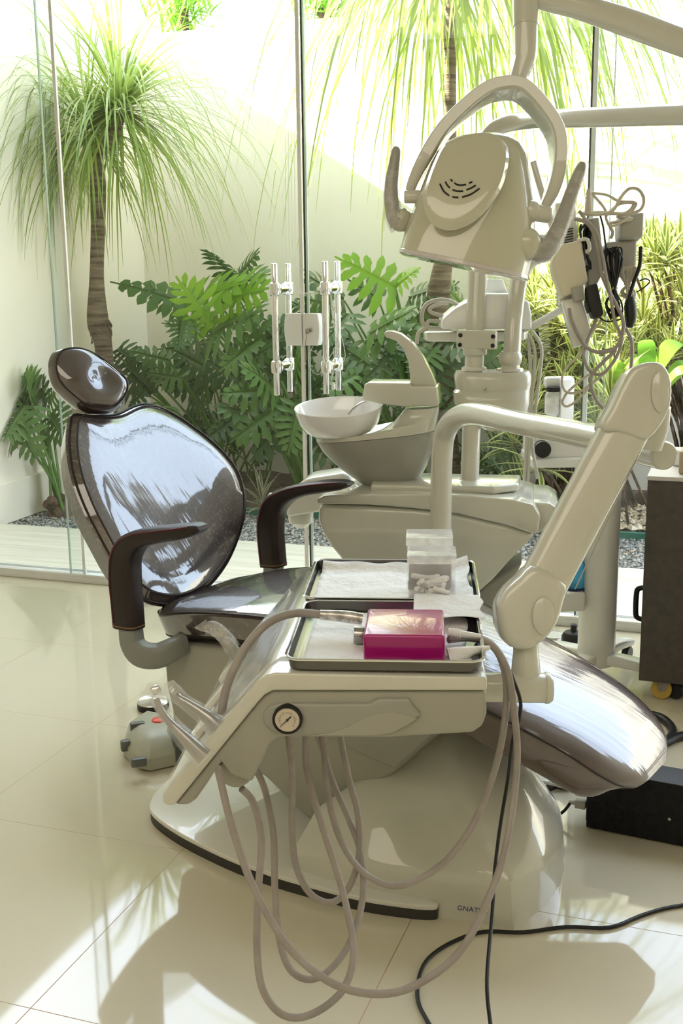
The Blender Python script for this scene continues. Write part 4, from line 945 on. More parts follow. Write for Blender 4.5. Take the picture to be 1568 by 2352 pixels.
sc_ = dp_([(715, 1689), (760, 1683), (800, 1670), (838, 1648), (870, 1638), (905, 1636), (935, 1644), (958, 1650), (935, 1665), (900, 1683), (860, 1689)], -.0028)
obj('scoop_shading', prism(new(), sc_, DL.y*.002), M['ivory_shade'], pnl)  # thin flat patch: shading of the panel's curve put in as colour
gc = DL.px(660, 1652, -.006)
gg = obj('pressure_gauge', lathe(new(), gc, [(.0235, .008), (.0235, -.004), (.0225, -.0055), (.0205, -.0055), (.0195, -.003), (.0, -.003)], DL.y, 40, (True, False)), M['black'], deliv, label='round pressure gauge with a black ring')
obj('dial', cyl(new(), gc-DL.y*.0032, gc-DL.y*.0036, .0192, 36), M['face'], gg)
b = new()
for k in range(21):
    a = R(225-k*13.5); d = DL.x*math.cos(a)+V((0, 0, 1))*math.sin(a); q0, q1 = gc-DL.y*.0038+d*.0105, gc-DL.y*.0038+d*(.0135 if k % 4 else .0150); tube(b, [q0, q1], .00028, 4, 1)
tube(b, [gc-DL.y*.0042+(-DL.x*.0115+V((0, 0, -.0115))), gc-DL.y*.0042, gc-DL.y*.0042+(DL.x*.006+V((0, 0, .006)))], [.0004, .0009, .0013], 5, 1)
cyl(b, gc-DL.y*.004, gc-DL.y*.005, .0022, 12); obj('needle_and_scale', b, M['clay'], gg)
# film covered key panels on the slope
def slope(t, l, h=0):
    a, c = DL.px(590, 1567, 0), DL.px(372, 1828, 0); n = (c-a).normalized(); nn = V((0, 0, 0))+DL.x*n.z*1-V((0, 0, 1))*0; nn = (DL.y.cross(n)).normalized(); nn = nn if nn.z > 0 else -nn
    return a.lerp(c, t)+DL.y*l+nn*h
for l0, l1 in ((.06, .26), (.32, .52)):
    obj('key_panel', prism(new(), [slope(.02, l0, .0004), slope(.02, l1, .0004), slope(.36, l1, .0004), slope(.36, l0, .0004)], (0, 0, .0015)), M['ivory_pale'], deliv)
obj('barrier_film', prism(new(), [slope(-.05, .0, .004), slope(-.05, .60, .004), slope(.98, .61, .004), slope(.98, .0, .004)], (0, 0, .0008)), M['sleeve'], deliv, label='clear barrier film over the sloping front')
# holder cut-outs at the back of the rack
for l0, l1 in ((.10, .16), (.26, .32), (.42, .48)):
    obj('holder_clip', prism(new(), [slope(.60, l0, .002), slope(.60, l1, .002), slope(.86, l1, .002), slope(.86, l0, .002)], (-.004, 0, .012), .002), M['ivory_pale'], deliv)
# arm: stub, swivel, lower knuckle, arm, upper elbow, boom
AD = 2.02
def ap(x, y, o=0): return D(x, y, AD+o)
b = new(); cyl(b, ap(1105, 1578, -.02), ap(1248, 1580, -.0), .0265, 28, .002); lathe(b, ap(1246, 1580), [(.0265, 0), (.0265, .004), (.028, .004), (.028, .010), (.024, .016), (.01, .018)], RT, 28); obj('arm_stub', b, M['ivory'], deliv)
b = new(); lathe(b, ap(1207, 1570), [(.026, -.01), (.026, .02), (.0245, .04), (.0225, .055), (.0225, .075)], UP, 28); obj('swivel', b, M['ivory'], deliv)
kn = [(1222, 1300), (1262, 1312), (1303, 1345), (1298, 1380), (1284, 1428), (1262, 1462), (1232, 1486), (1205, 1494), (1172, 1486), (1150, 1458), (1142, 1420), (1145, 1385), (1168, 1350), (1196, 1325)]
k1 = obj('lower_knuckle', prism(new(), closedc([ap(x, y, -.045) for x, y in kn], 2), FW*.085, .016, 4, 60), M['ivory'], deliv)
fn = (-FW+RT*.8).normalized(); c = ap(1247, 1415, -.047); obj('knuckle_cap', lathe(new(), c, [(.032, 0), (.032, .003), (.028, .005), (0, .006)], (-FW+RT*.05).normalized(), 32, (True, False), sx=.6, u=RT), M['ivory'], k1)
b = new(); sweep(b, [ap(1225, 1380), ap(1262, 1310), ap(1335, 1172), ap(1400, 1050), ap(1448, 960), ap(1470, 920)], [(.043, .036)]*6, RT, rsq(.75, 6), 3)
arm = obj('spring_arm', b, M['ivory'], deliv)
a0, a1 = ap(1290, 1355, -.0385), ap(1462, 990, -.0385)
obj('seam_line', tube(new(), [a0+RT*.026+FW*.016, a1+RT*.026+FW*.016], .0012, 6, 1), M['grey_plastic'], arm)
el = [(1382, 985), (1408, 930), (1440, 862), (1462, 838), (1500, 829), (1524, 836), (1540, 860), (1545, 895), (1540, 935), (1520, 975), (1490, 1008), (1455, 1000), (1420, 990)]
k2 = obj('upper_elbow', prism(new(), closedc([ap(x, y, -.045) for x, y in el], 2), FW*.085, .018, 4, 60), M['ivory'], deliv)
obj('elbow_cap', lathe(new(), ap(1515, 900, -.046), [(.036, 0), (.036, .003), (.031, .005), (0, .006)], (-FW+RT*.05).normalized(), 32, (True, False), sx=.42, u=RT), M['ivory'], k2)
b = new(); tube(b, [D(1500, 935, 2.10), D(1498, 985, 2.11), D(1490, 1030, 2.12)], [.032, .030, .024], 22, 1); obj('elbow_neck', b, M['ivory'], deliv)
b = new(); tube(b, [D(1008, 1480, 3.27), D(1010, 1350, 3.26), D(1012, 1200, 3.24), D(1014, 1060, 3.22), D(1022, 995, 3.20), D(1048, 960, 3.12), D(1095, 951, 3.0), D(1200, 973, 2.74), D(1385, 1008, 2.36), D(1480, 1036, 2.20), D(1523, 1046, 2.13)], [.0305]*7+[.029, .028, .0275, .0275], 28, 6)
obj('boom', b, M['ivory'], deliv)
b = new(); a = D(1523, 1046, 2.13); t_ = (D(1523, 1046, 2.13)-D(1480, 1036, 2.20)).normalized(); lathe(b, a-t_*.002, [(.0275, 0), (.0275, .004), (.024, .009), (.01, .011)], t_, 28); obj('boom_end', b, M['ivory'], deliv)

# steel trays
def tray(x0, x1, y0, y1, z, h, lab):
    t = thing('steel_tray', DL((x0+x1)/2, (y0+y1)/2, z), lab, 'tray'); cx, cy, w, d = (x0+x1)/2, (y0+y1)/2, (x1-x0)/2, (y1-y0)/2
    def rg(k, zz): return [DL(cx+p[0], cy+p[1], z+zz) for p in rrect(w-k, d-k, .022-k*.8, 5)]
    b = new(); loft(b, [rg(.010, 0), rg(.004, .002), rg(.001, h-.001), rg(-.003, h), rg(-.003, h+.002), rg(.002, h+.0022), rg(.005, .004), rg(.012, .002)]); obj('tray_pan', b, M['tray'], t)
    b = new(); q = rg(-.002, h+.001); tube(b, q+[q[0]], .0022, 6, 1); obj('rolled_rim', b, M['chrome'], t)
    return t
tz = -.0065
tray(.0, .305, .004, .318, tz, .019, 'front steel instrument tray holding the pink box')
tray(-.008, .312, .338, .618, tz, .019, 'rear steel instrument tray under the clear plastic boxes')
def sheet(x0, x1, y0, y1, z, amp, lab, extra=None):
    b = new(); nx, ny = 34, 26; g = []
    for j in range(ny+1):
        r = []
        for i in range(nx+1):
            u, v = i/nx, j/ny; x = x0+(x1-x0)*u+.004*math.sin(v*9+x0*40)*u; y = y0+(y1-y0)*v+.003*math.sin(u*11)
            e = min(u, 1-u, v, 1-v); zz = z+amp*(.5+.5*math.sin(x*70+y*31))*(.5+.5*math.sin(y*55-x*23))+(amp*1.2 if e < .02 else 0)*math.sin(x*40+y*60)**2
            if extra: zz += extra(u, v)
            r.append(b.verts.new(DL(x, y, zz)))
        g.append(r)
    for j in range(ny):
        for i in range(nx): b.faces.new((g[j][i], g[j][i+1], g[j+1][i+1], g[j+1][i]))
    o = obj('tray_paper', b, M['paper']); s = o.modifiers.new('thickness', 'SOLIDIFY'); s.thickness = .0006; s.offset = 1
    tag(o, lab, 'paper'); return o
sheet(.022, .285, .022, .300, tz+.004, .002, 'white paper liner lying in the front steel tray')
sheet(.006, .300, .352, .604, tz+.005, .003, 'white paper liner lying in the rear steel tray, edges curling up', lambda u, v: .014*max(0, u-.82)/.18+.012*max(0, v-.9)/.1)
sheet(.195, .315, .215, .350, tz+.024, .001, 'folded paper bridging the two trays beside the pink box')

# pink box
pt = DL.px(834, 1458, .035); zt_ = pt.z; pr_ = DL.px(1022, 1458, .035); bk_ = atZ(850, 1397, zt_); w_ = DL.loc(pt).x, DL.loc(pr_).x; dB = DL.loc(bk_).y
pk = obj('pink_box', box(new(), DL((w_[0]+w_[1])/2, (.035+dB)/2, (DL.loc(pt).z+tz+.006)/2), (w_[1]-w_[0])/2, (dB-.035)/2, (DL.loc(pt).z-tz-.006)/2, DL, .005, 4), M['pink']); tag(pk, 'glossy pink plastic box lying on the front tray', 'box')
# clear acrylic boxes
def cbox(xa, xb, ytop, yfrontbottom, lab, kind_):
    p = atZ(xa, yfrontbottom, DL.O.z+tz+.006); y0 = DL.loc(p).y; x0 = DL.loc(p).x; x1 = DL.loc(DL.px(xb, yfrontbottom, y0)).x; zt = DL.loc(DL.px(xa, ytop, y0)).z
    t = thing('acrylic_box', DL((x0+x1)/2, y0+.035, tz+.006), lab, 'clear box'); d = .075; zb = tz+.006; th = .0022
    cx, cy = (x0+x1)/2, y0+d/2; w, dd = (x1-x0)/2, d/2
    def rg(k, z): return [DL(cx+q[0], cy+q[1], z) for q in rrect(w-k, dd-k, .003, 2)]
    b = new(); loft(b, [rg(0, zb), rg(0, zt-.016), rg(th, zt-.016), rg(th, zb+th)]); obj('container', b, M['acrylic'], t)
    b = new(); loft(b, [rg(th*.2, zt-.015), rg(-.001, zt-.015), rg(-.001, zt), rg(.001, zt+.001)]); obj('lid', b, M['acrylic2'], t)
    return t, (cx, cy, w, dd, zb, zt)
M['acrylic2'] = clear('clear_lid', .50, (.95, .96, .95), .08, 30, .7)
M['acrylic'] = clear('clear_box_wall', .10, (.95, .96, .96), .05, 12, .9)
t1, g1 = cbox(936, 1046, 1277, 1391, 'clear acrylic box half full of white cotton rolls', 1)
g1 = g1
t2 = thing('acrylic_box', DL(g1[0]-.003, g1[1]+.095, g1[4]), 'empty clear acrylic box standing behind the one with cotton rolls', 'clear box'); hgt = DL.loc(DL.px(936, 1236, g1[1]+.06)).z
for nm, kk in (('container', 0), ('lid', 1)):
    cx, cy, w, dd, zb, zt = g1[0]-.004, g1[1]+.097, g1[2], g1[3], g1[4], hgt
    def rg(k, z): return [DL(cx+q[0], cy+q[1], z) for q in rrect(w-k, dd-k, .003, 2)]
    b = new()
    if kk == 0: loft(b, [rg(0, zb), rg(0, zt-.016), rg(.0022, zt-.016), rg(.0022, zb+.0022)]); obj(nm, b, M['acrylic'], t2)
    else: loft(b, [rg(.0004, zt-.015), rg(-.001, zt-.015), rg(-.001, zt), rg(.001, zt+.001)]); obj(nm, b, M['acrylic2'], t2)
cx, cy, w, dd, zb, zt = g1; first = None
for k in range(24):
    L = random.uniform(.011, .016); az = random.uniform(0, PI); el = random.uniform(-.25, .5); lay = k//6
    c = V((random.uniform(-.55, .55)*w, random.uniform(-.5, .5)*dd, 0)); z = zb+.009+lay*.0095
    if first is None:
        b = cyl(new(), (-L, 0, 0), (L, 0, 0), .0048, 12, .0012)
        me = bpy.data.meshes.new('cotton_roll'); bmesh.ops.recalc_face_normals(b, faces=b.faces); b.to_mesh(me); b.free(); me.shade_smooth(); me.set_sharp_from_angle(angle=R(40)); me.materials.append(M['cotton']); first = bpy.data.objects.new('cotton_roll', me); o = first
    else: o = first.copy()
    COL.objects.link(o); o.location = DL(cx+c.x, cy+c.y, z+abs(math.sin(el))*L); o.rotation_euler = (0, el, az)
    tag(o, 'small white cotton roll in the clear box behind the pink box', 'cotton roll', 'cotton rolls in the clear box')
M['wrap2'] = vary(mat('wrapped_steel', (.6, .58, .55), .25, .6, coat=.5), (.35, .33, .32), (.85, .82, .78), 90, 4)
# handpieces and their hoses
def hp(l, pts, seq=None): return [DL.px(x, y, l) for x, y in pts]
def T3(pts): return [D(x, y, d) for x, y, d in pts]
def instrument(name, lab, cat, parts):
    t = thing(name, parts[0][1][-1], lab, cat)
    for nm, P, r, mt, sg, sb in parts: obj(nm, tube(new(), P, r, sg, sb), M[mt], t)
    return t
HD = 1.72
def ip(x, y, o=0): return D(x, y, HD+o)
t = instrument('handpiece', 'metal handpiece in a clear sleeve, nearest on the instrument rack', 'dental handpiece', [
    ('grip', [ip(378, 1645), ip(395, 1665), ip(430, 1700), ip(452, 1722), ip(470, 1738)], [.0062, .0068, .0105, .0125, .0135], 'steel', 16, 4),
    ('neck', [ip(359, 1605), ip(366, 1625), ip(378, 1646)], [.0045, .0055, .0066], 'steel', 14, 4),
    ('head', [ip(349, 1588), ip(358, 1584), ip(366, 1580)], [.0070, .0078, .0060], 'chrome', 14, 2),
    ('hose', T3([(500, 1765, 1.74), (508, 1800, 1.76), (530, 1890, 1.76), (570, 2010, 1.74), (620, 2110, 1.72), (680, 2195, 1.70), (770, 2262, 1.68), (870, 2283, 1.68), (960, 2260, 1.70), (1060, 2180, 1.74), (1135, 2030, 1.80), (1170, 1900, 1.84), (1187, 1750, 1.88), (1181, 1640, 1.88), (1165, 1540, 1.87), (1130, 1482, 1.86), (1085, 1463, 1.84), (1030, 1462, 1.83)]), .0060, 'hose', 12, 5)])
obj('clear_sleeve', tube(new(), [ip(345, 1568), ip(352, 1585), ip(368, 1622), ip(392, 1660), ip(432, 1705), ip(470, 1745)], [.006, .013, .010, .013, .0165, .018], 14, 5), M['sleeve'], t)
t = instrument('handpiece', 'metal handpiece in a clear sleeve, second on the instrument rack', 'dental handpiece', [
    ('grip', [ip(418, 1608, .1), ip(450, 1628, .1), ip(480, 1650, .1), ip(502, 1672, .1)], [.007, .0085, .0115, .0135], 'steel', 16, 4),
    ('neck', [ip(403, 1592, .1), ip(410, 1602, .1), ip(420, 1610, .1)], [.006, .006, .007], 'steel', 14, 4),
    ('head', [ip(396, 1590, .1), ip(404, 1582, .1)], [.0085, .0085], 'chrome', 14, 1),
    ('hose', T3([(555, 1812, 1.84), (582, 1845, 1.86), (600, 1930, 1.86), (592, 2060, 1.82), (590, 2180, 1.80), (602, 2270, 1.78), (640, 2325, 1.78), (690, 2337, 1.78), (750, 2310, 1.80), (795, 2260, 1.83), (812, 2180, 1.86), (790, 2060, 1.90), (760, 1960, 1.92), (725, 1850, 1.94), (703, 1760, 1.94), (702, 1685, 1.93)]), .0060, 'hose', 12, 5)])
obj('clear_sleeve', tube(new(), [ip(388, 1566, .1), ip(398, 1588, .1), ip(425, 1612, .1), ip(470, 1645, .1), ip(505, 1680, .1)], [.008, .0145, .012, .0165, .019], 14, 5), M['sleeve'], t)
t = instrument('air_syringe', 'air syringe with crumpled film on its tip at the rear of the rack', 'dental syringe', [
    ('grip', [D(512, 1468, 2.06), D(528, 1482, 2.06), D(545, 1510, 2.06)], [.008, .011, .012], 'grey_plastic', 14, 4),
    ('hose', T3([(587, 1765, 1.92), (610, 1820, 1.94), (628, 1920, 1.92), (631, 2040, 1.90), (640, 2150, 1.88), (665, 2225, 1.86), (710, 2250, 1.86), (760, 2225, 1.88), (805, 2160, 1.92), (833, 2060, 1.96), (828, 1960, 1.98), (800, 1880, 1.99), (765, 1800, 1.98), (742, 1730, 1.97), (728, 1685, 1.95)]), .0058, 'hose', 12, 5)])
obj('clear_sleeve', tube(new(), [D(460, 1432, 2.06), D(468, 1440, 2.06), D(490, 1442, 2.06), D(515, 1462, 2.06), D(535, 1490, 2.06)], [.014, .009, .013, .014, .015], 12, 4), M['wrap'], t)
t = instrument('low_speed_handpiece', 'film wrapped metal handpiece lying on the tray left of the pink box', 'dental handpiece', [
    ('grip', [D(735, 1412, 1.90), D(770, 1414, 1.90), D(800, 1417, 1.90), D(832, 1422, 1.90)], [.0085, .0095, .0105, .010], 'wrap2', 16, 4),
    ('hose', T3([(508, 1640, 1.84), (520, 1580, 1.84), (545, 1520, 1.85), (580, 1465, 1.86), (625, 1425, 1.88), (680, 1408, 1.89), (738, 1412, 1.90)]), .0072, 'hose', 12, 6)]) if 'wrap2' in M else None
o = obj('steel_sleeve', cyl(new(), D(812, 1458, 1.86), D(838, 1459, 1.86), .0145, 24, .001), M['steel']); tag(o, 'short steel cylinder poking out at the left of the pink box', 'metal cylinder')
o = obj('paper_cone', tube(new(), [D(1030, 1508, 1.79), D(1075, 1498, 1.79), D(1125, 1487, 1.79)], [.014, .010, .003], 12, 2), M['paper']); tag(o, 'white paper cone pointing right beside the pink box', 'paper')
b = new(); tube(b, [D(1028, 1452, 1.83), D(1060, 1456, 1.83), D(1102, 1462, 1.84)], [.007, .006, .0045], 12, 2)
for k in range(4): lathe(b, D(1036+k*6, 1453+k*.8, 1.83), [(.008, 0), (.008, .002)], RT, 12)
o = obj('hose_connector', b, M['white']); tag(o, 'white ribbed connector leaving the pink box on its right', 'connector')
hl = 'grey hose hanging in a loop below the instrument table, '
for pts, lab in (([(1030, 1470, 1.84), (1080, 1466, 1.86), (1125, 1480, 1.87), (1152, 1520, 1.88), (1163, 1600, 1.89), (1146, 1730, 1.90), (1100, 1865, 1.92), (1040, 1960, 1.93), (970, 2015, 1.94), (900, 2035, 1.94), (830, 2000, 1.95), (780, 1925, 1.96), (752, 1820, 1.96), (742, 1690, 1.95)], hl+'rising to the right'),
                 ([(662, 1688, 1.90), (671, 1790, 1.92), (670, 1900, 1.92), (680, 1990, 1.93), (712, 2052, 1.94), (760, 2073, 1.95), (800, 2040, 1.97), (824, 1965, 1.98), (822, 1870, 1.98), (800, 1785, 1.97), (780, 1688, 1.96)], hl+'shortest loop')):
    o = obj('instrument_hose', tube(new(), T3(pts), .0058, 12, 5), M['hose']); tag(o, lab, 'hose')
# black cable from the tray to the floor, and the cable on the floor
o = obj('black_cable', tube(new(), T3([(1160, 1520, 1.91), (1178, 1560, 1.92), (1195, 1612, 1.93), (1190, 1660, 1.93), (1177, 1700, 1.93), (1166, 1790, 1.94), (1148, 1900, 1.93), (1136, 2000, 1.90), (1130, 2100, 1.86), (1118, 2250, 1.76), (1126, 2352, 1.70), (1140, 2440, 1.645), (1180, 2520, 1.60)]), .0032, 8, 5), M['black']); tag(o, 'thin black cable hanging down in front of the chair base', 'cable')
fl = [(2300, 1990), (1800, 2050), (1568, 2079), (1480, 2100), (1400, 2130), (1300, 2129), (1200, 2141), (1110, 2140), (1040, 2163), (985, 2200), (962, 2245), (960, 2300), (985, 2352), (1040, 2450), (1120, 2620)]
o = obj('floor_cable', tube(new(), [atZ(x, y, .005) for x, y in fl], .0042, 8, 5), M['black']); tag(o, 'black cable lying on the floor tiles in front of the chair base', 'cable')

# ================================================================== FLOOR THINGS
M['foot'] = mat('grey_green_plastic', (.42, .415, .32), .4)
# foot control
fo = atZ(345, 1745, 0); F_ = Frame((fo.x, fo.y, 0), R(38)); ft = thing('foot_control', F_(0, .06, 0), 'grey green plastic foot control with dark side pedals on the floor', 'foot control')
base_ = [atZ(x, y, .006) for x, y in ((284, 1735), (322, 1766), (345, 1770), (405, 1757), (412, 1700), (400, 1680), (330, 1668), (296, 1690))]
m0 = sum(base_, V((0, 0, 0)))/8
b = new(); rings = [base_, [p+V((0, 0, .035)) for p in base_]]
for f, h in ((.90, .050), (.70, .070), (.52, .078), (.30, .080)): rings.append([m0+(p-m0)*f+V((.012*(1-f), .02*(1-f), h)) for p in base_])
b = loft(new(), rings); obj('cover', b, M['foot'], ft, ang=24)

for pts in (((160, 360), (235, 300)),): pass
def fz(x, y, z): return atZ(x, y, z)
for x, y, dx, hh, mt in ((288, 1712, .014, .026, 'grey_dark'), (318, 1750, .022, .020, 'grey_dark'), (316, 1672, .022, .03, 'grey_dark')):
    c = fz(x, y, .045 if y > 1700 else .07); obj('side_pedal', box(new(), c, dx, .012, hh*.6, F_, .005), M[mt], ft)
pb = [fz(x, y, .008) for x, y in ((403, 1758), (446, 1744), (470, 1700), (450, 1672), (400, 1668))]
obj('rear_housing', prism(new(), pb, (0, 0, .085), .008), M['grey_dark'], ft)
obj('red_button', lathe(new(), m0+V((.01, .03, .077)), [(.022, 0), (.021, .006), (.012, .010)]), M['orange'], ft)
obj('lever', cyl(new(), fz(425, 1738, .03), fz(450, 1735, .03), .009, 14, .002), M['ivory_pale'], ft)
# round steel pedal
rc = atZ(352, 1626, 0); t = thing('round_pedal', rc, 'round ribbed metal foot pedal on a black rim behind the foot control', 'pedal')
obj('rim', lathe(new(), rc, [(.050, 0), (.052, .004), (.052, .022), (.048, .026)]), M['black'], t)
pr = [(.052, .022)]
for k in range(6): r0 = .050-k*.008; pr += [(r0, .026+k*.0012), (r0-.004, .029+k*.0012), (r0-.006, .0275+k*.0012)]
obj('disc', lathe(new(), rc, pr+[(.0, .036)], cap=(True, False)), mat('ribbed_steel', (.75, .74, .72), .28, .8), t)
# black computer box
p = atZ(1345, 1903, .0); q = atZ(1568, 1948, 0); zt = atY(1568, 1808, q.y).z; bc_ = atZ(1466, 1751, zt); X0 = p.x; dv_ = (q-p).normalized(); nv = V((-dv_.y, dv_.x, 0)); dep = (bc_-p).dot(nv)
t = thing('black_case', p+dv_*.2+nv*dep/2, 'black metal case lying on the floor under the end of the leg rest', 'metal case')
def bb(a, b_, z): return p+dv_*a+nv*b_+V((0, 0, z))
obj('casing', prism(new(), [bb(0, 0, .004), bb(.42, 0, .004), bb(.42, dep, .004), bb(0, dep, .004)], (0, 0, zt-.004), .003), M['blackmetal'], t)
M['darkmetal'] = mat('brushed_black_metal', (.045, .04, .042), .45, .3)
obj('top_plate', prism(new(), [bb(0, .002, zt), bb(.42, .002, zt), bb(.42, dep, zt), bb(0, dep, zt)], (0, 0, .0025)), M['darkmetal'], t)
obj('vent_holes', [tube(b, [bb(.03+i*.009+(j % 2)*.0045, -.0006, .03+j*.007), bb(.03+i*.009+(j % 2)*.0045+.0025, -.0006, .03+j*.007)], .0010, 4, 1) for b in [new()] for j in range(9) for i in range(14)][0], M['black'], t)
obj('screw', cyl(new(), bb(.205, .001, .07), bb(.205, -.002, .07), .004, 12, .0005), M['steel'], t)
obj('end_panel', prism(new(), [bb(-.006, .02, .012), bb(0, .02, .012), bb(0, dep-.02, .012), bb(-.006, dep-.02, .012)], (0, 0, zt-.03), .002), M['black'], t)
for k, (yy, hh) in enumerate(((.03, .085), (.03, .05))):
    e = bb(-.008, yy+.0, hh); tg = thing('power_plug', e, ('upper' if k == 0 else 'lower')+' grey power plug in the left end of the black case', 'plug')
    b = new(); box(b, e+dv_*-.014, .014, .012, .010, Frame(e, math.atan2(dv_.y, dv_.x)), .003)
    tube(b, [e+dv_*-.026, e+dv_*-.045], [.0075, .0045], 10, 1); obj('plug_body', b, M['cable_white' if k else 'hose_pale'], tg)
    obj('plug_cord', tube(new(), [e+dv_*-.04, e+dv_*-.10+V((0, 0, .005)), e+dv_*-.16+nv*.03+V((0, 0, -.01))] if k == 0 else [e+dv_*-.04, e+dv_*-.06+V((0, -.02, -.025)), e+dv_*-.10+V((0, -.03, -.042))], .004, 8, 4), M['hose_pale' if k == 0 else 'black'], tg)
# thick black hose on the floor
o = obj('floor_hose', tube(new(), [atZ(x, y, .013) for x, y in ((1380, 1660), (1440, 1640), (1495, 1642), (1528, 1655), (1545, 1680), (1530, 1702), (1495, 1712), (1450, 1718))], .0135, 12, 6), M['black']); tag(o, 'thick black corrugated hose curling behind the leg rest', 'hose')
o = obj('floor_hose', tube(new(), [atZ(x, y, .013) for x, y in ((1440, 1760), (1490, 1722), (1530, 1704), (1568, 1690), (1700, 1665), (1900, 1650))], .0135, 12, 5), M['black']); tag(o, 'thick black hose running off to the right edge behind the black case', 'hose')
o = obj('floor_cable', tube(new(), [atZ(x, y, .005) for x, y in ((1225, 1795), (1260, 1786), (1300, 1778), (1340, 1772))], .004, 8, 4), M['black']); tag(o, 'short black cable on the floor under the leg rest', 'cable')
c = atZ(1265, 1768, .0); o = obj('extension_socket', box(new(), c+V((0, 0, .014)), .045, .02, .014, Frame(c, R(-20)), .004), M['hose_pale']); tag(o, 'pale extension socket on the floor half hidden under the leg rest', 'socket')

# ================================================================== GREY TROLLEY
w0 = atZ(1518, 1604, 0); TY = w0.y-.03; xl = atY(1488, 1100, TY).x; xb = atY(1465, 1562, TY).x; ztb = atY(1475, 1564, TY).z; ztt = atY(1490, 1100, TY).z
xl = (xl+xb)/2
tr = thing('grey_trolley', V((xl+.3, TY+.22, 0)), 'dark grey trolley cabinet on castors at the right edge', 'trolley')
obj('cabinet', bx(new(), xl, xl+.62, TY, TY+.40, ztb, ztt-.004, .003), M['trolley'], tr)
obj('worktop', bx(new(), xl-.002, xl+.625, TY-.004, TY+.404, ztt-.004, ztt+.010, .002), mat('trolley_top', (.62, .58, .56), .4), tr)
b = new(); hx = xl-.0; hz_ = atY(1462, 1370, TY+.18).z; hh = .055
tube(b, [V((hx, TY+.1, hz_+hh)), V((hx-.018, TY+.1, hz_+hh-.004)), V((hx-.026, TY+.1, hz_+hh-.02)), V((hx-.026, TY+.1, hz_-hh+.02)), V((hx-.018, TY+.1, hz_-hh+.004)), V((hx, TY+.1, hz_-hh))], .009, 10, 4); obj('side_handle', b, M['black'], tr)
def castor(x, y, par):
    b = new(); c = V((x, y, .034)); lathe(b, c-V((0, .012, 0)), [(.014, 0), (.031, .001), (.034, .005), (.034, .019), (.031, .023), (.014, .024)], (0, 1, 0), 26); w = obj('castor', b, M['yellow_wheel'], par, label='yellow castor wheel')
    b = new(); prism(b, [V((x-.012, y-.018, .034)), V((x+.010, y-.018, .030)), V((x+.03, y-.018, .07)), V((x-.014, y-.018, .072))], (0, .003, 0)); prism(b, [V((x-.012, y+.015, .034)), V((x+.010, y+.015, .030)), V((x+.03, y+.015, .07)), V((x-.014, y+.015, .072))], (0, .003, 0)); bx(b, x-.02, x+.045, y-.025, y+.025, .070, .074); cyl(b, V((x, y-.02, .034)), V((x, y+.02, .034)), .006, 10); obj('castor_fork', b, M['steel'], w)
cx = atY(1518, 1590, TY+.03).x
castor(cx, TY+.03, tr); castor(cx, TY+.34, tr); castor(cx+.5, TY+.03, tr); castor(cx+.5, TY+.34, tr)
zc = ztt+.010
o = obj('white_adapter', bx(new(), atY(1545, 1030, TY+.25).x, atY(1545, 1030, TY+.25).x+.09, TY+.20, TY+.28, zc, zc+.055, .008), M['white']); tag(o, 'small white box standing on the grey trolley top', 'box')
a = atY(1558, 1085, TY+.08); o = obj('tool_case', bx(new(), a.x, a.x+.12, TY+.05, TY+.16, zc, zc+.075, .008), mat('tan_case', (.45, .36, .25), .4)); tag(o, 'tan and black device at the right edge on the trolley top', 'device')

# ================================================================== WHITE INSTRUMENT CART
CD = 3.86; pc = atZ(1374, 1600, 0); CYc = D(1374, 1350, CD)
ct = thing('instrument_cart', V((CYc.x, CYc.y, 0)), 'white column cart behind the arm with a bottle and a black knob on top', 'instrument cart')
M['cart'] = mat('cart_white', (.74, .73, .68), .35, coat=.5)
zt = D(1374, 1100, CD).z
ra = .5*86/FPX*CD
obj('column', lathe(new(), V((CYc.x, CYc.y, .06)), [(ra*.9, 0), (ra, .01), (ra, zt-.06)], seg=40), M['cart'], ct)
def cf_(x, y, o=0): return D(x, y, CD+o)
fw = V((FW.x, FW.y, 0)).normalized(); rt = V((RT.x, RT.y, 0)).normalized()
def slab(name, x0, x1, y0, y1, o0, o1, mt, bev=.008, par=ct):
    a, c = cf_(x0, y1, o0), cf_(x1, y0, o0); return obj(name, prism(new(), [V((a.x, a.y, a.z)), V((c.x, c.y, a.z)), V((c.x, c.y, a.z))+fw*(o1-o0), V((a.x, a.y, a.z))+fw*(o1-o0)], (0, 0, c.z-a.z), bev), M[mt], par)
slab('control_box', 1222, 1452, 998, 1055, -.09, .12, 'white'); slab('lower_shelf', 1220, 1450, 1050, 1076, -.10, .13, 'white')
slab('bottle_bracket', 1285, 1320, 868, 1002, .0, .05, 'white'); slab('bracket_head', 1252, 1320, 866, 892, -.0, .05, 'white', .01)
kb = cf_(1243, 1030, -.10); obj('control_knob', cyl(new(), kb+fw*.03, kb-fw*.03, .0275, 28, .002), M['black'], ct, label='black round knob')
c = cf_(1267, 985, .02)
bt = thing('powder_bottle', V((c.x, c.y, cf_(1267, 962, .02).z)), 'clear bottle of white powder hanging under the white cart bracket', 'bottle'); z0 = cf_(1267, 962, .02).z; z1 = cf_(1267, 888, .02).z; h = z1-z0
obj('bottle', lathe(new(), V((c.x, c.y, z0)), [(.014, 0), (.017, .01), (.027, .022), (.027, h*.75), (.022, h*.88), (.016, h*.92), (.016, h)]), M['acrylic2'], bt)
obj('powder', lathe(new(), V((c.x, c.y, z0+.004)), [(.012, 0), (.024, .02), (.025, h*.52), (.02, h*.6)]), M['cotton'], bt)
obj('cap', lathe(new(), V((c.x, c.y, z1-.014)), [(.022, 0), (.022, .016), (.018, .018)]), M['black'], bt)
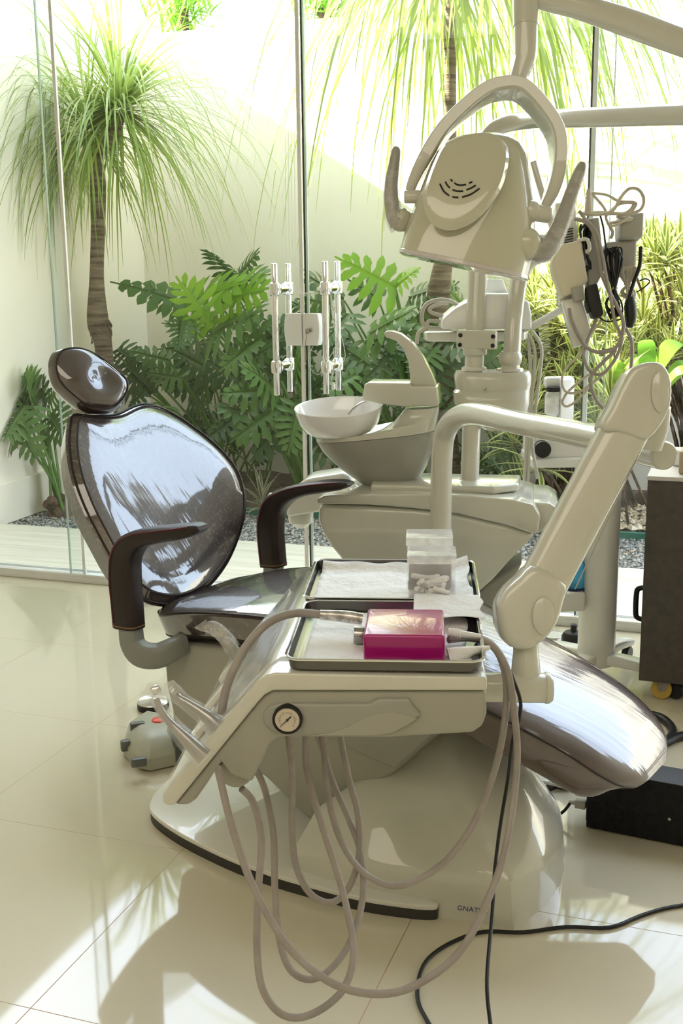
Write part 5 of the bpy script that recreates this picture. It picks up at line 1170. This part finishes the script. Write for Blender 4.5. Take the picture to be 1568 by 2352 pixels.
c = cf_(1388, 975, -.02); o = obj('glass_cup', lathe(new(), V((c.x, c.y, cf_(1388, 998, -.02).z)), [(.016, 0), (.02, .05), (.019, .05), (.015, .002)], cap=(True, False)), M['acrylic']); tag(o, 'small clear cup on top of the white cart', 'cup')
slab('bottle_tray', 1284, 1345, 1362, 1408, -.06, .10, 'cart'); 
c = cf_(1318, 1365, .0); o = thing('blue_bottle', V((c.x, c.y, c.z)), 'blue plastic bottle with a dark base on the low tray of the white cart', 'bottle')
obj('bottle_base', lathe(new(), c+V((0, 0, -.004)), [(.036, 0), (.040, .006), (.040, .034)]), M['blue_dark'], o); obj('bottle_body', lathe(new(), c+V((0, 0, .028)), [(.038, 0), (.038, .08), (.03, .11), (.018, .125)]), M['blue'], o)
# cart foot with castors
for ang, L in ((R(-20), .30), (R(70), .26), (R(160), .28), (R(250), .22)):
    d = V((math.cos(ang), math.sin(ang), 0)); p0 = V((CYc.x, CYc.y, .085)); p1 = p0+d*L; p1.z = .07
    f_ = obj('foot_arm', sweep(new(), [p0, p0.lerp(p1, .5)+V((0, 0, .012)), p1], [(.02, .03), (.018, .028), (.012, .022)], (0, 0, 1), rsq(.4, 3), 3), M['cart'], ct)
    w = p1-d*.01; w.z = .028; pd_ = V((-d.y, d.x, 0)); obj('castor', lathe(new(), w-pd_*.012, [(.024, 0), (.028, .004), (.028, .020), (.024, .024)], pd_, 22), M['black'], ct)
# black knob stand and discs on the floor by the window
c = atZ(1316, 1478, 0); o = thing('floor_pedal', c, 'black round pedal with a short stem by the window rail', 'pedal'); obj('disc', lathe(new(), c, [(.045, 0), (.045, .03), (.035, .045), (.012, .05), (.012, .075), (.008, .078)]), M['black'], o)
obj('ring', lathe(new(), c, [(.06, 0), (.062, .008), (.056, .010), (.046, .004)]), M['ivory_pale'], o)
c = atZ(1270, 1462, 0); o = obj('floor_disc', lathe(new(), c, [(.05, 0), (.052, .01), (.045, .013), (.04, .008), (0, .009)], cap=(True, False)), M['ivory_pale']); tag(o, 'pale round disc on the floor beside the black pedal', 'disc')

# ================================================================== CABLE BUNDLE ON ITS HOLDER
KD = Dp-.12
def kp(x, y, o=0): return D(x, y, KD+o)
def quad(x0, y0, x1, y1, x2, y2, x3, y3, o, th, bev=.006): return prism(new(), [kp(x0, y0, o), kp(x1, y1, o), kp(x2, y2, o), kp(x3, y3, o)], FW*th, bev)
hk = thing('cable_holder', kp(1330, 700), 'grey holder with ivory boxes and hanging cables right of the lamp', 'equipment holder')
obj('back_panel', quad(1275, 465, 1322, 462, 1340, 700, 1285, 700, .06, .05), M['ivory_pale'], hk)
obj('side_box', quad(1345, 502, 1376, 498, 1388, 620, 1352, 690, .03, .06), M['box_grey'], hk)
obj('post', prism(new(), [kp(1390, 555, .05), kp(1464, 548, .05), kp(1462, 612, .05), kp(1460, 640, .05), kp(1395, 625, .05)], FW*.04, .01), M['box_grey'], hk)
obj('post_cap', quad(1422, 492, 1480, 486, 1477, 545, 1424, 547, .02, .07, .008), M['box_grey'], hk)
obj('crossbar', tube(new(), [kp(1290, 575, .09), kp(1360, 580, .10), kp(1440, 575, .09)], .018, 12, 2), M['box_grey'], hk)
b = quad(1266, 590, 1345, 548, 1351, 640, 1350, 662, 0, .045); b.free()
hb = obj('ivory_box', prism(new(), [kp(1281, 562), kp(1335, 549), kp(1351, 645), kp(1322, 672), kp(1292, 682), kp(1270, 625), kp(1266, 600)], FW*.05, .008), M['ivory_box'] if 'ivory_box' in M else M['ivory_pale'], hk)
obj('hook', tube(new(), [kp(1325, 553), kp(1345, 549), kp(1352, 560), kp(1352, 575), kp(1344, 578)], [.006]*5, 8, 3), M['ivory_pale'], hk)
obj('grey_clip', quad(1312, 660, 1340, 655, 1342, 688, 1320, 692, -.01, .03, .002), M['box_grey'], hk)
b = new()
for k in range(6): tube(b, [kp(1296, 528+k*6, .055), kp(1316, 524+k*6, .055)], .0016, 5, 1)
obj('vent_slits', b, M['black'], hk)
ps = obj('power_strip', prism(new(), [kp(1290, 690, .01), kp(1335, 680, .01), kp(1362, 770, .01), kp(1340, 792, .01), kp(1320, 797, .01)], FW*.045, .006), M['ivory_pale']); tag(ps, 'ivory power strip hanging slanted below the lamp handle', 'power strip')
ad = thing('power_adapter', kp(1366, 690, -.03), 'black mains adapter hanging among the cables', 'power adapter')
obj('adapter_body', prism(new(), [kp(1348, 655, -.03), kp(1372, 650, -.03), kp(1387, 720, -.03), kp(1380, 728, -.03), kp(1362, 728, -.03), kp(1350, 690, -.03)], FW*.045, .006), M['black'], ad)
obj('adapter_pins', quad(1344, 690, 1352, 688, 1358, 716, 1350, 718, -.02, .02, .001), M['black'], ad)
def kc(pts): return [kp(1240+x/4.2, 400+y/4.2, o) for x, y, o in pts]
def cable(nm, pts, r, mt, lab, grp=None):
    o = obj(nm, tube(new(), kc(pts), r, 8, 5), M[mt]); tag(o, lab, 'cable', grp)
cable('ivory_cable', [(470, 180, 0), (640, 200, 0), (760, 260, 0), (900, 270, .0), (920, 310, 0), (800, 450, 0), (690, 500, 0), (640, 440, 0), (620, 330, 0), (500, 190, 0)], .0042, 'cable_white', 'ivory cable knotted on top of the holder')
cable('ivory_cable', [(400, 380, .0), (560, 390, -.01), (700, 350, -.01), (780, 220, -.01), (860, 140, -.01), (950, 150, -.01), (1000, 240, -.01), (970, 340, -.01), (860, 380, -.01), (700, 380, -.01), (560, 370, 0), (410, 380, .01)], .0050, 'cable_white', 'ivory cable making the highest loop above the bundle')
cable('ivory_cable', [(640, 400, .01), (760, 290, .01), (900, 280, .01), (850, 360, .01), (740, 410, .01), (890, 430, .02), (760, 460, .01), (670, 480, .01), (700, 560, .02), (680, 620, .03)], .0048, 'cable_white', 'ivory cable folded back and forth beside the grey post cap')
cable('grey_cable', [(330, 430, -.03), (450, 470, -.03), (530, 600, -.03), (570, 800, -.03), (600, 980, -.03), (700, 1200, -.03), (790, 1380, -.03), (800, 1500, -.03), (740, 1660, -.03), (600, 1720, -.03), (460, 1680, -.03), (370, 1560, -.03), (300, 1400, -.03), (280, 1300, -.02)], .0058, 'hose', 'thick grey cable sweeping from the holder into a wide low loop')
cable('grey_cable', [(380, 360, -.02), (440, 440, -.03), (540, 560, -.03), (600, 780, -.035), (640, 1000, -.035), (690, 1250, -.035), (720, 1420, -.03), (780, 1560, -.03), (770, 1680, -.03), (700, 1820, -.03), (590, 1930, -.03), (480, 1900, -.03), (425, 1780, -.03), (430, 1680, -.02), (540, 1400, .0)], .0052, 'hose', 'grey cable looping second lowest under the power strip')
cable('grey_cable', [(820, 1480, -.02), (880, 1600, -.02), (885, 1780, -.02), (860, 1940, -.03), (800, 2100, -.04), (760, 2240, -.05), (690, 2290, -.05), (580, 2230, -.04), (500, 2080, -.03), (500, 1940, -.03), (620, 1800, -.03), (730, 1690, -.03), (560, 1720, -.03)], .0056, 'hose', 'grey cable hanging lowest, down to the arm elbow')
cable('ivory_cable', [(600, 1400, .0), (480, 1560, 0), (380, 1740, 0), (250, 1870, 0), (210, 1990, 0), (250, 2100, 0), (380, 2100, 0), (520, 2000, 0), (650, 1900, 0)], .0038, 'cable_white', 'thin ivory cable loop left of the window joint, upper one')
cable('ivory_cable', [(500, 1910, .01), (380, 2000, .01), (260, 2110, .01), (215, 2200, .01), (260, 2240, .01), (360, 2180, .01), (480, 2050, .01), (600, 1930, .01)], .0038, 'cable_white', 'thin ivory cable loop above the white powder bottle')
cable('black_cable', [(580, 400, .0), (610, 520, 0), (630, 680, 0), (640, 740, 0)], .0028, 'black', 'thin black cable running down from the top of the holder')
cable('black_cable', [(570, 1380, -.01), (640, 1420, -.01), (740, 1410, -.01), (800, 1390, -.01)], .0026, 'black', 'thin black cable curving from the adapter to the tied bundle')
cable('black_cable', [(970, 700, .02), (960, 880, .02), (900, 1050, .02), (860, 1200, .02), (870, 1300, .02)], .0060, 'black', 'thick black cable behind the tied black bundle')
cable('black_cable', [(930, 1140, .0), (1020, 1080, 0), (1055, 1030, 0), (1010, 1010, 0), (960, 1030, 0)], .0022, 'black', 'thin black wire loop sticking out on the right of the bundle')
def bundle(nm, lab, cx_, y0, y1, n, spread, mt, tie, o0):
    t = thing(nm, kp(1240+cx_/4.2, 400+y1/4.2, o0), lab, 'cable bundle', None); b = new()
    for k in range(n):
        a = random.uniform(-spread, spread); c = random.uniform(-spread, spread); oo = o0+random.uniform(-.012, .012)
        tube(b, kc([(cx_+a*.2, tie, oo), (cx_+a, y0+(tie-y0)*.4, oo), (cx_+a*.9, y0+random.uniform(0, 30), oo), (cx_+c, y0+(tie-y0)*.3, oo), (cx_+c*.15, tie, oo), (cx_+c*.9, (tie+y1)/2, oo), (cx_+c*.6+20, y1+random.uniform(-40, 20), oo), (cx_+a*.8, (tie+y1)/2+40, oo)]), .0028, 6, 4)
    obj('coiled_cable', b, M[mt], t); obj('tie', lathe(new(), kp(1240+cx_/4.2, 400+tie/4.2, o0)+V((0, 0, -.004)), [(.010, 0), (.0105, .008)]), M['cable_white'], t)
bundle('cable_bundle', 'coiled thin black cable tied in the middle, under the grey post', 715, 700, 1390, 12, 95, 'black', 1100, -.01)
bundle('cable_bundle', 'coiled black cable hanging close behind the ivory box', 440, 470, 930, 9, 60, 'black', 760, .02)
bundle('cable_bundle', 'tangle of ivory wires showing between the black bundles', 840, 880, 1200, 9, 90, 'cable_white', 1060, .03)
o = obj('taped_plug', tube(new(), kc([(870, 1190, 0), (868, 1260, 0), (872, 1380, 0), (860, 1480, 0)]), [.012, .0175, .0175, .010], 12, 4), M['black']); tag(o, 'black taped bundle of plugs hanging lowest on the right of the cables', 'cable bundle')
o = obj('ivory_plug', lathe(new(), kp(1350, 490, 0), [(.0105, 0), (.010, .035), (.0075, .04), (.0085, .044), (.007, .05), (.0085, .055), (.006, .07)]), M['cable_white']); tag(o, 'ivory cable plug standing on top of the grey side box', 'plug')
# thin rod behind the lamp yoke
o = obj('support_rod', tube(new(), [kp(1225, 372, .05), kp(1238, 420, .05), kp(1262, 500, .06), kp(1285, 575, .06)], .011, 12, 3), M['ivory'], hk)
# ------------------------------------------------------------------ tidy
for o in bpy.data.objects:
    if '_o' in o: del o['_o']
